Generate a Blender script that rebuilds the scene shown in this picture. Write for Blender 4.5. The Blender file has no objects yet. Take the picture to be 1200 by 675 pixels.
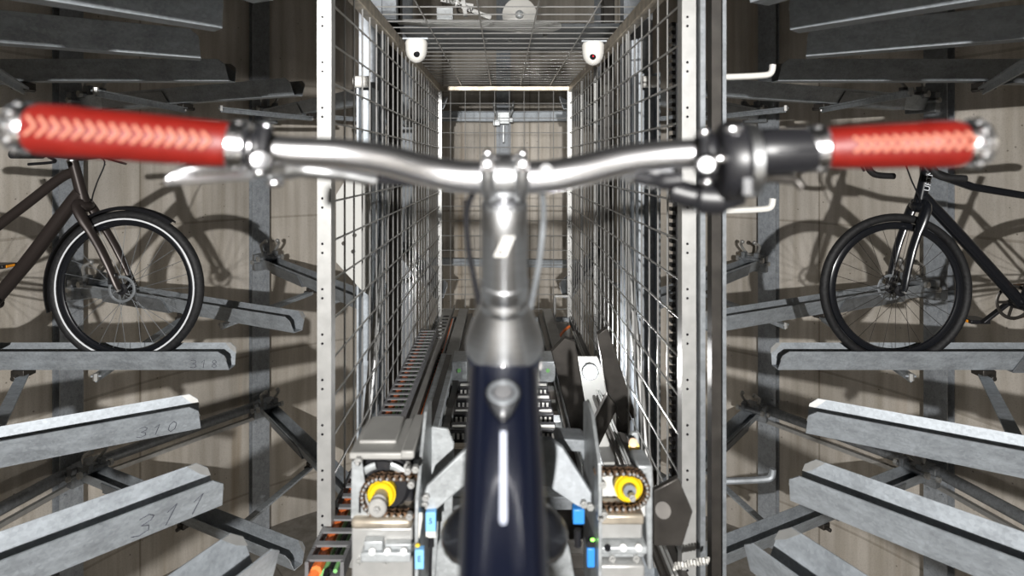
import bpy, math, random
from mathutils import Vector, Matrix, Euler
random.seed(7)
scene = bpy.context.scene
COL = scene.collection
PI = math.pi
V = Vector

# ------------------------------------------------------------------ camera, world, lights
F = 675.0                      # focal length in pixels of a 1200 px wide frame
VX, VY = 590.0, 190.0          # where the level, forward view direction lands
cam_d = bpy.data.cameras.new('camera')
cam = bpy.data.objects.new('camera', cam_d); COL.objects.link(cam)
cam_d.sensor_width = 36; cam_d.lens = 36*F/1200
cam_d.shift_x = (600-VX)/1200; cam_d.shift_y = (VY-337.5)/1200
cam.location = (0, 0, 0); cam.rotation_euler = (PI/2, 0, 0)
cam_d.clip_start = 0.02
cam_d.dof.use_dof = True; cam_d.dof.focus_distance = 2.7; cam_d.dof.aperture_fstop = 3.4
scene.camera = cam

w = bpy.data.worlds.new('world'); scene.world = w; w.use_nodes = True
w.node_tree.nodes['Background'].inputs[0].default_value = (0.80, 0.90, 1.0, 1)
w.node_tree.nodes['Background'].inputs[1].default_value = 0.08
scene.view_settings.view_transform = 'Standard'
scene.view_settings.look = 'None'
scene.view_settings.gamma = 1
scene.view_settings.use_curve_mapping = False
scene.view_settings.exposure = 0.0

def lamp(name, kind, loc, power, size=0.1, color=(1, 1, 1), aim=None, spot=None, blend=.3):
    d = bpy.data.lights.new(name, kind); d.energy = power; d.color = color
    if kind == 'AREA': d.size = size
    else: d.shadow_soft_size = size
    if spot: d.spot_size = spot; d.spot_blend = blend
    o = bpy.data.objects.new(name, d); COL.objects.link(o); o.location = loc
    if aim is not None:
        o.rotation_euler = (V(aim)-V(loc)).to_track_quat('-Z', 'Y').to_euler()
    return o
# photographer's light standing in the doorway behind the camera, plus two added fill lamps without fixtures
lamp('doorway_light', 'SPOT', (-.12, -2.5, .34), 1250, .032, (1, .98, .95), aim=(0, 3, -.35), spot=math.radians(110), blend=.25)
lamp('overhead_fill', 'SPOT', (-.30, -.55, .36), 330, .04, (1, .98, .95), aim=(-.05, 5, .92), spot=math.radians(30), blend=.4)  # added spot to brighten the roof bracket and upper back wall
lamp('pit_fill', 'POINT', (0, 2.6, -2.9), 30, .2, (1, .95, .88))  # added fill from below for the walls and trough undersides

# ------------------------------------------------------------------ materials
def pr(name, col, metal=0.0, rough=.5, var=0.0, scale=8.0, bump=0.0, streak=None, spec=None, emit=None, es=0, coat=0):
    m = bpy.data.materials.new(name); m.use_nodes = True
    nt = m.node_tree; b = nt.nodes['Principled BSDF']; L = nt.links.new
    b.inputs['Base Color'].default_value = (*col, 1); b.inputs['Metallic'].default_value = metal
    b.inputs['Roughness'].default_value = rough
    if spec is not None: b.inputs['Specular IOR Level'].default_value = spec
    if coat: b.inputs['Coat Weight'].default_value = coat; b.inputs['Coat Roughness'].default_value = .08
    if emit: b.inputs['Emission Color'].default_value = (*emit, 1); b.inputs['Emission Strength'].default_value = es
    if var or bump:
        tc = nt.nodes.new('ShaderNodeTexCoord'); mp = nt.nodes.new('ShaderNodeMapping')
        L(tc.outputs['Object'], mp.inputs[0])
        if streak: mp.inputs['Scale'].default_value = streak
        n = nt.nodes.new('ShaderNodeTexNoise'); n.inputs['Scale'].default_value = scale
        n.inputs['Detail'].default_value = 5; L(mp.outputs[0], n.inputs[0])
        if var:
            r = nt.nodes.new('ShaderNodeValToRGB')
            r.color_ramp.elements[0].position = .3; r.color_ramp.elements[1].position = .72
            r.color_ramp.elements[0].color = (*[max(0, c*(1-var)) for c in col], 1)
            r.color_ramp.elements[1].color = (*[min(1, c*(1+var)) for c in col], 1)
            L(n.outputs[0], r.inputs[0]); L(r.outputs[0], b.inputs['Base Color'])
        if bump:
            bu = nt.nodes.new('ShaderNodeBump'); bu.inputs['Strength'].default_value = bump
            bu.inputs['Distance'].default_value = .01
            L(n.outputs[0], bu.inputs['Height']); L(bu.outputs[0], b.inputs['Normal'])
    return m

def concrete(name, c):
    m = bpy.data.materials.new(name); m.use_nodes = True
    nt = m.node_tree; N = nt.nodes; L = nt.links.new; b = N['Principled BSDF']
    b.inputs['Roughness'].default_value = .85
    g = N.new('ShaderNodeNewGeometry')
    def noise(scale, sc, detail=6):
        mp = N.new('ShaderNodeMapping'); mp.inputs['Scale'].default_value = sc
        L(g.outputs['Position'], mp.inputs[0])
        n = N.new('ShaderNodeTexNoise'); n.inputs['Scale'].default_value = scale; n.inputs['Detail'].default_value = detail
        L(mp.outputs[0], n.inputs[0]); return n
    def ramp(src, p0, c0, p1, c1):
        r = N.new('ShaderNodeValToRGB'); r.color_ramp.elements[0].position = p0; r.color_ramp.elements[1].position = p1
        r.color_ramp.elements[0].color = c0; r.color_ramp.elements[1].color = c1; L(src, r.inputs[0]); return r.outputs[0]
    def mul(a, bb, f=1.0):
        x = N.new('ShaderNodeMixRGB'); x.blend_type = 'MULTIPLY'; x.inputs[0].default_value = f
        L(a, x.inputs[1]); L(bb, x.inputs[2]); return x.outputs[0]
    big = ramp(noise(1.3, (1, 1, .6)).outputs[0], .32, (*[v*.66 for v in c], 1), .7, (*[min(1, v*1.12) for v in c], 1))
    stk = ramp(noise(14, (1, 1, .05)).outputs[0], .3, (.72, .70, .66, 1), .62, (1, 1, 1, 1))
    rust = ramp(noise(3.1, (1, 1, .04), 3).outputs[0], .62, (1, 1, 1, 1), .70, (.70, .58, .44, 1))
    fine = ramp(noise(120, (1, 1, 1), 2).outputs[0], .28, (.8, .8, .78, 1), .5, (1, 1, 1, 1))
    vor = N.new('ShaderNodeTexVoronoi'); vor.inputs['Scale'].default_value = 11; L(g.outputs['Position'], vor.inputs[0])
    pores = ramp(vor.outputs['Distance'], .045, (.3, .28, .25, 1), .08, (1, 1, 1, 1))
    # formwork board joints: polar angle and height
    sub = N.new('ShaderNodeVectorMath'); sub.operation = 'SUBTRACT'; sub.inputs[1].default_value = (0, 2.6, 0)
    L(g.outputs['Position'], sub.inputs[0])
    sp = N.new('ShaderNodeSeparateXYZ'); L(sub.outputs[0], sp.inputs[0])
    at = N.new('ShaderNodeMath'); at.operation = 'ARCTAN2'; L(sp.outputs[1], at.inputs[0]); L(sp.outputs[0], at.inputs[1])
    def joint(src, freq, off, wd):
        a = N.new('ShaderNodeMath'); a.operation = 'MULTIPLY_ADD'; a.inputs[1].default_value = freq; a.inputs[2].default_value = off; L(src, a.inputs[0])
        f = N.new('ShaderNodeMath'); f.operation = 'FRACT'; L(a.outputs[0], f.inputs[0])
        return ramp(f.outputs[0], wd, (.62, .6, .57, 1), wd*1.6, (1, 1, 1, 1))
    j1 = joint(at.outputs[0], 3.82, .31, .012); j2 = joint(sp.outputs[2], .8, .42, .012)
    c1 = mul(mul(mul(big, stk), rust, .8), fine, .8)
    c1 = mul(mul(mul(c1, pores, .8), j1), j2, .7)
    L(c1, b.inputs['Base Color'])
    bu = N.new('ShaderNodeBump'); bu.inputs['Strength'].default_value = .25; bu.inputs['Distance'].default_value = .01
    L(noise(30, (1, 1, .5)).outputs[0], bu.inputs['Height']); L(bu.outputs[0], b.inputs['Normal'])
    return m

def galv(name, c, metal=.55, rough=.42):
    m = bpy.data.materials.new(name); m.use_nodes = True
    nt = m.node_tree; N = nt.nodes; L = nt.links.new; b = N['Principled BSDF']
    b.inputs['Metallic'].default_value = metal
    tc = N.new('ShaderNodeTexCoord')
    v = N.new('ShaderNodeTexVoronoi'); v.inputs['Scale'].default_value = 120; L(tc.outputs['Object'], v.inputs[0])
    mp = N.new('ShaderNodeMapping'); mp.inputs['Scale'].default_value = (1.4, 5, 3); L(tc.outputs['Object'], mp.inputs[0])
    n = N.new('ShaderNodeTexNoise'); n.inputs['Scale'].default_value = 7; n.inputs['Detail'].default_value = 8; n.inputs['Roughness'].default_value = .7
    L(mp.outputs[0], n.inputs[0])
    mx = N.new('ShaderNodeMixRGB'); mx.inputs[0].default_value = .16; L(n.outputs[0], mx.inputs[1]); L(v.outputs['Color'], mx.inputs[2])
    r = N.new('ShaderNodeValToRGB'); r.color_ramp.elements[0].position = .33; r.color_ramp.elements[1].position = .68
    r.color_ramp.elements[0].color = (*[k*.72 for k in c], 1); r.color_ramp.elements[1].color = (*[min(1, k*1.3) for k in c], 1)
    L(mx.outputs[0], r.inputs[0]); L(r.outputs[0], b.inputs['Base Color'])
    rr = N.new('ShaderNodeMapRange'); rr.inputs[3].default_value = rough-.08; rr.inputs[4].default_value = rough+.16
    L(n.outputs[0], rr.inputs[0]); L(rr.outputs[0], b.inputs['Roughness'])
    return m

M = dict(
    wall=concrete('concrete_wall', (.70, .65, .585)),
    floor=concrete('concrete_floor', (.32, .30, .27)),
    ceil_dark=pr('low_bounce_ceiling', (.03, .03, .028), 0, .8, .2, 4),  # unseen ceiling, kept dark to hold down bounced light
    galv=galv('galvanised_steel', (.34, .37, .40), .35, .52),
    galv2=galv('galvanised_column_steel', (.33, .355, .385), .2, .55),
    dull=galv('dull_galvanised_steel', (.22, .235, .25), .5, .5),
    ink=pr('marker_ink', (.03, .03, .05), 0, .6),
    bright=pr('bright_steel', (.42, .42, .41), .5, .4, .1, 30),
    wire=pr('mesh_wire_steel', (.48, .48, .47), .7, .35),
    railbrown=pr('weathered_rail_steel', (.42, .37, .30), .6, .45, .35, 25),
    darksteel=pr('dark_oily_steel', (.055, .05, .045), .5, .38, .3, 20),
    black=pr('black_plastic', (.012, .012, .014), 0, .4),
    blackgloss=pr('black_painted_metal', (.010, .011, .014), .1, .25, coat=.3),
    rubber=pr('tyre_rubber', (.010, .010, .011), 0, .65, .3, 60, .3),
    refl=pr('reflective_stripe', (.8, .82, .85), 0, .4),
    alu=pr('polished_aluminium', (.88, .88, .90), 1, .33),
    alub=pr('brushed_aluminium', (.58, .59, .60), 1, .36, .08, 40, 0, (1, 1, 12)),
    chrome=pr('chrome', (.9, .9, .92), 1, .24),
    navy=pr('dark_navy_paint', (.005, .007, .018), .1, .32, coat=.35),
    grip=pr('red_leather', (.155, .005, .002), 0, .5, .12, 60, .15),
    stitch=pr('stitching_painted_sheen', (.42, .16, .11), 0, .4),  # real stitches, their sheen put into the pale colour
    umber=pr('brown_grey_frame_paint', (.045, .036, .033), .4, .35),
    white=pr('white_plastic', (.58, .57, .54), 0, .4),
    panel=pr('white_painted_panel', (.50, .50, .48), 0, .5),
    blue=pr('blue_plastic', (.03, .22, .62), 0, .4),
    bluelab=pr('light_blue_label', (.20, .48, .82), 0, .5),
    yellow=pr('yellow_plastic', (.72, .50, .01), 0, .35),
    chain=pr('oiled_chain_steel', (.20, .13, .085), .85, .35, .3, 80),
    plate=galv('machine_plate_steel', (.38, .40, .41), .4, .38),
    orange=pr('orange_cable', (.85, .20, .05), 0, .45),
    green=pr('green_cable', (.22, .50, .18), 0, .45),
    red=pr('red_lens', (.5, .01, .02), 0, .2),
    lens=pr('black_lens_glass', (.01, .01, .012), 0, .08),
    led=pr('green_indicator', (.1, .8, .1), 0, .4, emit=(.3, 1, .1), es=4),
    glow=pr('lamp_glass', (1, 1, 1), 0, .4, emit=(1, .97, .92), es=60),
    ledstrip=pr('white_indicator_strip', (.75, .80, .95), 0, .3),
    greymetal=pr('grey_housing_paint', (.33, .325, .31), .2, .5, .12, 14),
    amber=pr('amber_reflector', (.95, .35, .02), 0, .3),
)

# ------------------------------------------------------------------ helpers
def P(px, py, d):
    """point at depth d in front of the camera seen at (px, py)"""
    return V(((px-VX)/F*d, d, -(py-VY)/F*d))

class MB:
    def __init__(s): s.v = []; s.f = []
    def add(s, vs, fs):
        k = len(s.v); s.v += [V(a) for a in vs]; s.f += [[i+k for i in f] for f in fs]; return s
    def box(s, c, size, rot=None):
        x, y, z = [a/2 for a in size]; c = V(c)
        R = rot.to_matrix() if isinstance(rot, Euler) else (rot or Matrix.Identity(3))
        vs = [c + R @ V((i*x, j*y, k*z)) for i in (-1, 1) for j in (-1, 1) for k in (-1, 1)]
        return s.add(vs, [[0, 1, 3, 2], [4, 6, 7, 5], [0, 4, 5, 1], [2, 3, 7, 6], [0, 2, 6, 4], [1, 5, 7, 3]])
    def span(s, a, b):
        a, b = V(a), V(b); return s.box((a+b)/2, [abs(q) for q in (b-a)])
    def bar(s, a, b, wd, ht, up=(0, 0, 1)):
        a, b = V(a), V(b); t = (b-a); L = t.length; t.normalize(); side = t.cross(V(up))
        if side.length < 1e-4: side = t.cross(V((1, 0, 0)))
        side.normalize(); u = side.cross(t)
        R = Matrix((t, side, u)).transposed(); return s.box((a+b)/2, (L, wd, ht), R)
    def tube(s, path, r, seg=12, cap=True, flat=None):
        path = [V(p) for p in path]; n = len(path); rs = r if isinstance(r, (list, tuple)) else [r]*n
        t0 = (path[1]-path[0]).normalized(); ref = V((0, 0, 1)) if abs(t0.z) < .9 else V((1, 0, 0))
        nx = t0.cross(ref).normalized(); vs = []; 
        for i, p in enumerate(path):
            t = (path[min(i+1, n-1)]-path[max(i-1, 0)]).normalized()
            nx = (nx - t*nx.dot(t)).normalized(); ny = t.cross(nx)
            for k in range(seg):
                a = 2*PI*k/seg; fy = 1 if flat is None else flat
                vs.append(p + nx*math.cos(a)*rs[i] + ny*math.sin(a)*rs[i]*fy)
        fs = [[i*seg+k, i*seg+(k+1) % seg, (i+1)*seg+(k+1) % seg, (i+1)*seg+k] for i in range(n-1) for k in range(seg)]
        if cap: fs += [list(range(seg))[::-1], [(n-1)*seg+k for k in range(seg)]]
        return s.add(vs, fs)
    def cyl(s, a, b, r, r2=None, seg=20):
        return s.tube([a, b], [r, r if r2 is None else r2], seg)
    def lathe(s, a, b, prof, seg=28):
        """prof: list of (t along a->b in metres, radius)"""
        a, b = V(a), V(b); d = (b-a).normalized()
        nx = d.cross(V((0, 0, 1))) if abs(d.z) < .9 else d.cross(V((1, 0, 0)))
        nx.normalize(); ny = d.cross(nx); vs = []
        for t, r in prof:
            for k in range(seg):
                q = 2*PI*k/seg; vs.append(a + d*t + (nx*math.cos(q)+ny*math.sin(q))*r)
        n = len(prof)
        fs = [[i*seg+k, i*seg+(k+1) % seg, (i+1)*seg+(k+1) % seg, (i+1)*seg+k] for i in range(n-1) for k in range(seg)]
        fs += [list(range(seg))[::-1], [(n-1)*seg+k for k in range(seg)]]
        return s.add(vs, fs)
    def ring(s, c, ax, R, r, seg=40, seg2=10, a0=0, a1=2*PI, xref=None):
        c = V(c); ax = V(ax).normalized(); ref = V(xref) if xref else (V((0, 0, 1)) if abs(ax.z) < .9 else V((1, 0, 0)))
        nx = (ref-ax*ref.dot(ax)).normalized(); ny = ax.cross(nx); full = abs(a1-a0-2*PI) < 1e-6
        n = seg if full else seg+1; vs = []
        for i in range(n):
            a = a0+(a1-a0)*i/seg; rad = nx*math.cos(a)+ny*math.sin(a)
            for k in range(seg2):
                q = 2*PI*k/seg2; rr = r if not isinstance(r, tuple) else None
                ra, rb = (r, r) if rr is not None else r
                vs.append(c + rad*(R+math.cos(q)*ra) + ax*math.sin(q)*rb)
        m = seg
        fs = [[(i % n)*seg2+k, (i % n)*seg2+(k+1) % seg2, ((i+1) % n)*seg2+(k+1) % seg2, ((i+1) % n)*seg2+k] for i in range(m) for k in range(seg2)]
        if not full: fs += [list(range(seg2))[::-1], [(n-1)*seg2+k for k in range(seg2)]]
        return s.add(vs, fs)
    def prism(s, poly, ext):
        """poly: planar list of 3-D points, extruded by vector ext"""
        n = len(poly); poly = [V(p) for p in poly]; ext = V(ext)
        vs = poly + [p+ext for p in poly]
        return s.add(vs, [list(range(n))[::-1], [n+i for i in range(n)]] + [[i, (i+1) % n, n+(i+1) % n, n+i] for i in range(n)])
    def ball(s, c, r, sc=(1, 1, 1), seg=16, rings=10, rot=None):
        c = V(c); vs = []; R = rot or Matrix.Identity(3)
        for i in range(rings+1):
            a = PI*i/rings
            for k in range(seg):
                q = 2*PI*k/seg; vs.append(c + R @ V((math.sin(a)*math.cos(q)*r*sc[0], math.sin(a)*math.sin(q)*r*sc[1], math.cos(a)*r*sc[2])))
        return s.add(vs, [[i*seg+k, (i+1)*seg+k, (i+1)*seg+(k+1) % seg, i*seg+(k+1) % seg] for i in range(rings) for k in range(seg)])
    def build(s, name, mat, parent=None, bevel=0, smooth=True, ang=35, sub=0):
        me = bpy.data.meshes.new(name); off = V((0, 0, 0))
        if parent is not None:
            p = parent
            while p is not None: off += p.location; p = p.parent
        me.from_pydata([v-off for v in s.v], [], s.f); me.validate(); me.update()
        import bmesh
        bm = bmesh.new(); bm.from_mesh(me); bmesh.ops.remove_doubles(bm, verts=bm.verts, dist=1e-6)
        bmesh.ops.recalc_face_normals(bm, faces=bm.faces); bm.to_mesh(me); bm.free()
        me.materials.append(mat)
        if smooth:
            me.polygons.foreach_set('use_smooth', [True]*len(me.polygons)); me.set_sharp_from_angle(angle=math.radians(ang))
        o = bpy.data.objects.new(name, me); COL.objects.link(o)
        if parent is not None: o.parent = parent
        if bevel:
            b = o.modifiers.new('bevel', 'BEVEL'); b.width = bevel; b.segments = 2; b.limit_method = 'ANGLE'; b.angle_limit = math.radians(40)
        return o

def smooth_path(pts, n=8):
    pts = [V(p) for p in pts]; out = []
    for i in range(len(pts)-1):
        p0 = pts[max(i-1, 0)]; p1 = pts[i]; p2 = pts[i+1]; p3 = pts[min(i+2, len(pts)-1)]
        for k in range(n):
            t = k/n
            out.append(.5*((2*p1)+(p2-p0)*t+(2*p0-5*p1+4*p2-p3)*t*t+(3*p1-p0-3*p2+p3)*t**3))
    out.append(pts[-1]); return out

def tag(o, label, cat, group=None):
    o['label'] = label; o['category'] = cat
    if group: o['group'] = group
    return o
def thing(name, label, cat, loc=(0, 0, 0), group=None):
    o = bpy.data.objects.new(name, None); COL.objects.link(o); o.location = loc; o.empty_display_size = .1
    return tag(o, label, cat, group)
def struct(o): o['kind'] = 'structure'; return o
def dup(root, loc, rotz, label, group=None):
    r = root.copy(); COL.objects.link(r); r.location = loc; r.rotation_euler = (0, 0, rotz); r['label'] = label
    if group: r['group'] = group
    for ch in list(root.children):
        c = ch.copy(); COL.objects.link(c); c.parent = r
        for g in list(ch.children):
            d = g.copy(); COL.objects.link(d); d.parent = c
    return r
def strokes(mb, lines, org, ux, uy, r, lift=V((0, 0, 0))):
    for ln in lines:
        mb.tube([V(org)+V(ux)*x+V(uy)*y+lift for x, y in ln], r, 5)
DIG = {'3': [[(0, .9), (.35, 1), (.6, .85), (.55, .65), (.2, .52), (.55, .4), (.62, .15), (.3, 0), (-.05, .1)]],
       '1': [[(.05, .7), (.35, 1), (.3, .5), (.25, 0)]],
       '0': [[(.3, 1), (.05, .7), (.05, .25), (.3, 0), (.58, .25), (.58, .75), (.3, 1)]],
       '8': [[(.3, .5), (.05, .75), (.3, 1), (.55, .75), (.3, .5), (.05, .25), (.3, 0), (.6, .25), (.3, .5)]]}
def text_mesh(txt, size, mat, name, parent, mtx, ext=.0004):
    cu = bpy.data.curves.new(name, 'FONT'); cu.body = txt; cu.size = size; cu.extrude = ext; cu.align_x = 'CENTER'; cu.align_y = 'CENTER'
    t = bpy.data.objects.new(name, cu); COL.objects.link(t)
    dg = bpy.context.evaluated_depsgraph_get(); me = bpy.data.meshes.new_from_object(t.evaluated_get(dg))
    COL.objects.unlink(t); bpy.data.objects.remove(t)
    off = V((0, 0, 0)); p = parent
    while p is not None: off += p.location; p = p.parent
    me.transform(Matrix.Translation(-off) @ mtx); me.materials.clear(); me.materials.append(mat)
    o = bpy.data.objects.new(name, me); COL.objects.link(o); o.parent = parent; return o

# ------------------------------------------------------------------ the shaft
CY = 2.6; RW = 3.52
def arc_wall(name, a0, a1, z0, z1, mat):
    n = max(4, int(abs(a1-a0)/3)); mb = MB(); vs = []
    for i in range(n+1):
        a = math.radians(a0+(a1-a0)*i/n); c, s_ = math.cos(a), math.sin(a)
        for R in (RW, RW+.25):
            vs += [V((c*R, CY+s_*R, z0)), V((c*R, CY+s_*R, z1))]
    fs = []
    for i in range(n):
        k = i*4; fs += [[k, k+4, k+5, k+1], [k+2, k+3, k+7, k+6], [k, k+2, k+6, k+4], [k+1, k+5, k+7, k+3]]
    fs += [[0, 1, 3, 2], [n*4, n*4+2, n*4+3, n*4+1]]
    mb.add(vs, fs); return struct(mb.build(name, mat, ang=20))
ZF, ZC = -3.4, 2.7
arc_wall('wall_back', 60, 120, ZF, ZC, M['wall'])
arc_wall('wall_left', 120, 252, ZF, ZC, M['wall'])
arc_wall('wall_right', -72, 60, ZF, ZC, M['wall'])
arc_wall('wall_door_sill', 252, 288, ZF, -1.1, M['wall'])
arc_wall('wall_light_block_lintel', 252, 288, .41, ZC, M['wall'])  # unseen lintel, set low to cut light off the upper walls
def disc(name, z0, z1, mat):
    mb = MB(); n = 64
    mb.prism([V((math.cos(2*PI*i/n)*(RW+.25), CY+math.sin(2*PI*i/n)*(RW+.25), z0)) for i in range(n)], (0, 0, z1-z0))
    return struct(mb.build(name, mat))
disc('floor', ZF-.2, ZF, M['floor']); disc('ceiling', ZC, ZC+.2, M['ceil_dark'])

# steel columns against the wall
def column_mb():
    mb = MB()      # H profile, local: +X points outward to the wall, z absolute
    mb.span((-.05, -.075, ZF), (-.04, .075, ZC)); mb.span((.04, -.075, ZF), (.05, .075, ZC)); mb.span((-.04, -.005, ZF), (.04, .005, ZC))
    for z in (-2.35, -2.1, -1.05, -.8, .25, .5): 
        for y in (-.045, .045): mb.cyl((-.06, y, z), (-.048, y, z), .012, seg=6)
    return mb
colm = None
COLS = [(130, 'second column left of the cage, behind the left bicycle wheel tip'), (154, 'left column nearest the left picture edge'),
        (90, 'column on the back wall at the middle behind the cage'), (47, 'column just right of the cage front post'),
        (26, 'column behind the black bicycle at right'), (107, 'column seen through the left cage mesh, close to the back'),
        (73, 'column seen through the right cage mesh, close to the back')]
for a, lab in COLS:
    t = math.radians(a); loc = (math.cos(t)*(RW-.055), CY+math.sin(t)*(RW-.055), 0)
    if colm is None:
        colm = thing('steel_column', '', 'column', (0, 0, 0))
        column_mb().build('column_profile', M['galv2'], colm)
        first = colm
    o = colm if a == 130 else dup(colm, (0, 0, 0), 0, '')
    o.location = loc; o.rotation_euler = (0, 0, t); o['label'] = 'blue-grey galvanised steel column, ' + lab; o['category'] = 'column'; o['group'] = 'columns around the shaft wall'

# ------------------------------------------------------------------ bicycle troughs
def trough_proto():
    t = thing('bicycle_trough', '', 'bike rack', (0, 0, 0))
    # sheet channel, local +X runs outward from the inner end; origin at the inner end of the bottom
    L_ = 2.08; th = .0035; mb = MB()
    prof = [(-.066, .093), (-.059, .072), (-.03, 0), (.03, 0), (.059, .072), (.066, .093)]
    inn = [(-.092+.001, .098-th), (-.085+.004, .092), (-.034+.002, th), (.034-.002, th), (.085-.004, .092), (.092-.001, .098-th)]
    inn = [(-.0627, .0942), (-.0557, .073), (-.028, th), (.028, th), (.0557, .073), (.0627, .0942)]
    def x0(y, z):   # rounded upper corners of the nose
        return .035 if z > .085 else (.008 if z > .06 else 0)
    xs = [0, .03, .09, .6, 1.2, 1.8, L_]
    vs = []
    for x in xs:
        for (y, z) in prof + inn[::-1]:
            xx = x if x > .1 else x + x0(y, z)*(1-x/.1)
            vs.append((xx, y, z))
    n = 12; fs = []
    for i in range(len(xs)-1):
        for k in range(n): fs.append([i*n+k, i*n+(k+1) % n, (i+1)*n+(k+1) % n, (i+1)*n+k])
    for b in (0, (len(xs)-1)*n):
        for k in range(5): fs.append([b+k, b+k+1, b+n-2-k, b+n-1-k])
    mb.add(vs, fs); mb.build('channel', M['galv'], t, ang=25)
    # folded corner tabs at the inner end
    for s in (-1, 1):
        tb = MB(); tb.prism([(.035, s*.0625, .0935), (.06, s*.0625, .0935), (.03, s*.053, .066), (.002, s*.048, .05), (.008, s*.056, .072)], (0, -s*.002, .0))
        tb.build('corner_tab', M['bright'], t)
    # splice sleeve and support saddle under the channel
    sl = MB()
    for s in (-1, 1):
        sl.prism([(1.05, s*.034, -.006), (1.75, s*.034, -.006), (1.72, s*.064, .078), (1.08, s*.064, .078)], (0, s*.004, 0))
    sl.span((1.05, -.04, -.010), (1.75, .04, -.004)); sl.build('support_sleeve', M['dull'], t)
    lk = MB(); lk.cyl((.95, -.06, -.03), (.95, .06, -.03), .012, seg=10); lk.box((.95, 0, -.02), (.06, .07, .035)); lk.build('brace_lug', M['darksteel'], t, bevel=.003)
    # wheel clamp at the outer end
    c = MB(); c.box((1.99, 0, .10), (.16, .13, .05)); c.box((2.03, 0, .05), (.06, .2, .14)); c.box((1.90, .05, .13), (.07, .03, .06)); c.box((1.92, -.05, .12), (.05, .04, .07))
    c.cyl((1.9, -.09, .10), (1.9, .09, .10), .018, seg=10); c.cyl((2.0, -.11, .06), (2.0, .11, .06), .015, seg=8)
    cb = c.build('wheel_clamp', M['dull'], t, bevel=.004)
    for s in (-1, 1):
        h = MB(); h.tube(smooth_path([(1.97, s*.03, .12), (1.93, s*.06, .17), (1.90, s*.075, .22), (1.86, s*.05, .25)], 4), .012, 8)
        h.ball((1.86, s*.05, .25), .018); h.build('clamp_hook', M['bright'], cb)
        h = MB(); h.cyl((1.9, s*.09, .10), (1.9, s*.112, .10), .024, seg=6); h.build('clamp_bolt', M['bright'], cb); h = MB(); h.cyl((2.0, s*.11, .06), (2.0, s*.13, .06), .02, seg=6); h.build('clamp_bolt', M['bright'], cb)
    return t
Z1 = -.935
LEVELS = {'main': Z1, 'upper': Z1+1.30, 'lower': Z1-1.30}
RI = 1.27
# (side, position angle, direction angle, marking)
TR = [('L', 108, 107), ('L', 130, 130), ('L', 153, 154), ('L', 179, 180), ('L', 207, 209), ('L', 232, 226), ('L', 247, 245),
      ('R', 72, 73), ('R', 48, 48), ('R', 27, 26), ('R', 1, 0), ('R', -29, -30), ('R', -50.5, -47), ('R', -65, -64)]
side = {'L': 'left', 'R': 'right'}
WH = {106: 'seen through the {s} mesh beside the cage back', 130: 'second beyond the parked bicycle on the {s}', 153: 'next beyond the parked bicycle on the {s}',
      179: 'under the {s} parked bicycle', 207: 'just nearer than the parked bicycle on the {s}', 232: 'second nearest to the viewer on the {s}', 249: 'nearest of all beside the {s} cage post'}
RMAP = {72: 106, 48: 130, 27: 153, 1: 179, -29: 207, -50.5: 232, -65: 249}
LV = {'main': 'at bicycle level', 'upper': 'on the tier overhead', 'lower': 'on the tier below'}
proto = trough_proto(); used = False; TPOS = {}
for lev, z in LEVELS.items():
    for s, pa, da in TR:
        key = {247: 249, 108: 106}.get(pa, pa) if s == 'L' else RMAP[pa]
        if lev == 'lower' and key in (207, 232, 249, 179): continue
        lab = 'galvanised bicycle trough ' + LV[lev] + ', ' + WH[key].format(s=side[s])
        if lev == 'main' and s == 'L' and key == 207: lab = 'galvanised bicycle trough handwritten 310, above and beyond the one marked 311'
        if lev == 'main' and s == 'L' and key == 232: lab = 'galvanised bicycle trough handwritten 311, large at lower left'
        if lev == 'upper' and key == 179: lab = 'galvanised bicycle trough overhead, straight above the %s parked bicycle' % side[s]
        if lev == 'main' and key == 179: lab = 'galvanised bicycle trough carrying the %s parked bicycle' % side[s]
        a = math.radians(pa); ri = {106: 1.43, 249: 1.40, 207: 1.21, 179: 1.235, 232: 1.28}.get(key, RI); loc = V((math.cos(a)*ri, CY+math.sin(a)*ri, z))
        if not used:
            o = proto; used = True; o.location = loc; o.rotation_euler = (0, 0, math.radians(da)); o['label'] = lab
        else: o = dup(proto, loc, math.radians(da), lab)
        o['category'] = 'bike rack'; o['group'] = 'bicycle troughs ' + LV[lev]; TPOS[(lev, s, key)] = (o, loc, math.radians(da))
# handwriting on three troughs (on the outer face of the wall that faces the camera)
def handwrite(key, s, txt, x_start, size, rev=True):
    o, loc, da = TPOS[('main', s, key)]
    mb = MB()
    # local frame of the trough: face normal towards +Y (left ones read from +Y side after rotation)
    sy = 1 if s == 'L' else -1
    up = V((0, sy*.029, .072)).normalized()
    x = x_start
    for ch in txt:
        ux = V((-size*.9, 0, 0)) if s == 'L' else V((size*.9, 0, 0))
        org = V((x, sy*.0348, .011)) + V((0, sy*.0008, 0))
        lines = [[(px+.25*py, py) for px, py in ln] for ln in DIG[ch]]
        for ln in lines: mb.tube([org+ux*a+up*size*b for a, b in ln], .0009, 5)
        x += ux.x*1.15
    w_ = mb.build('handwritten_number', M['ink']); w_.parent = o
handwrite(179, 'L', '318', .17, .045)
handwrite(207, 'L', '310', .19, .042)
handwrite(232, 'L', '311', .215, .060)

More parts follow.
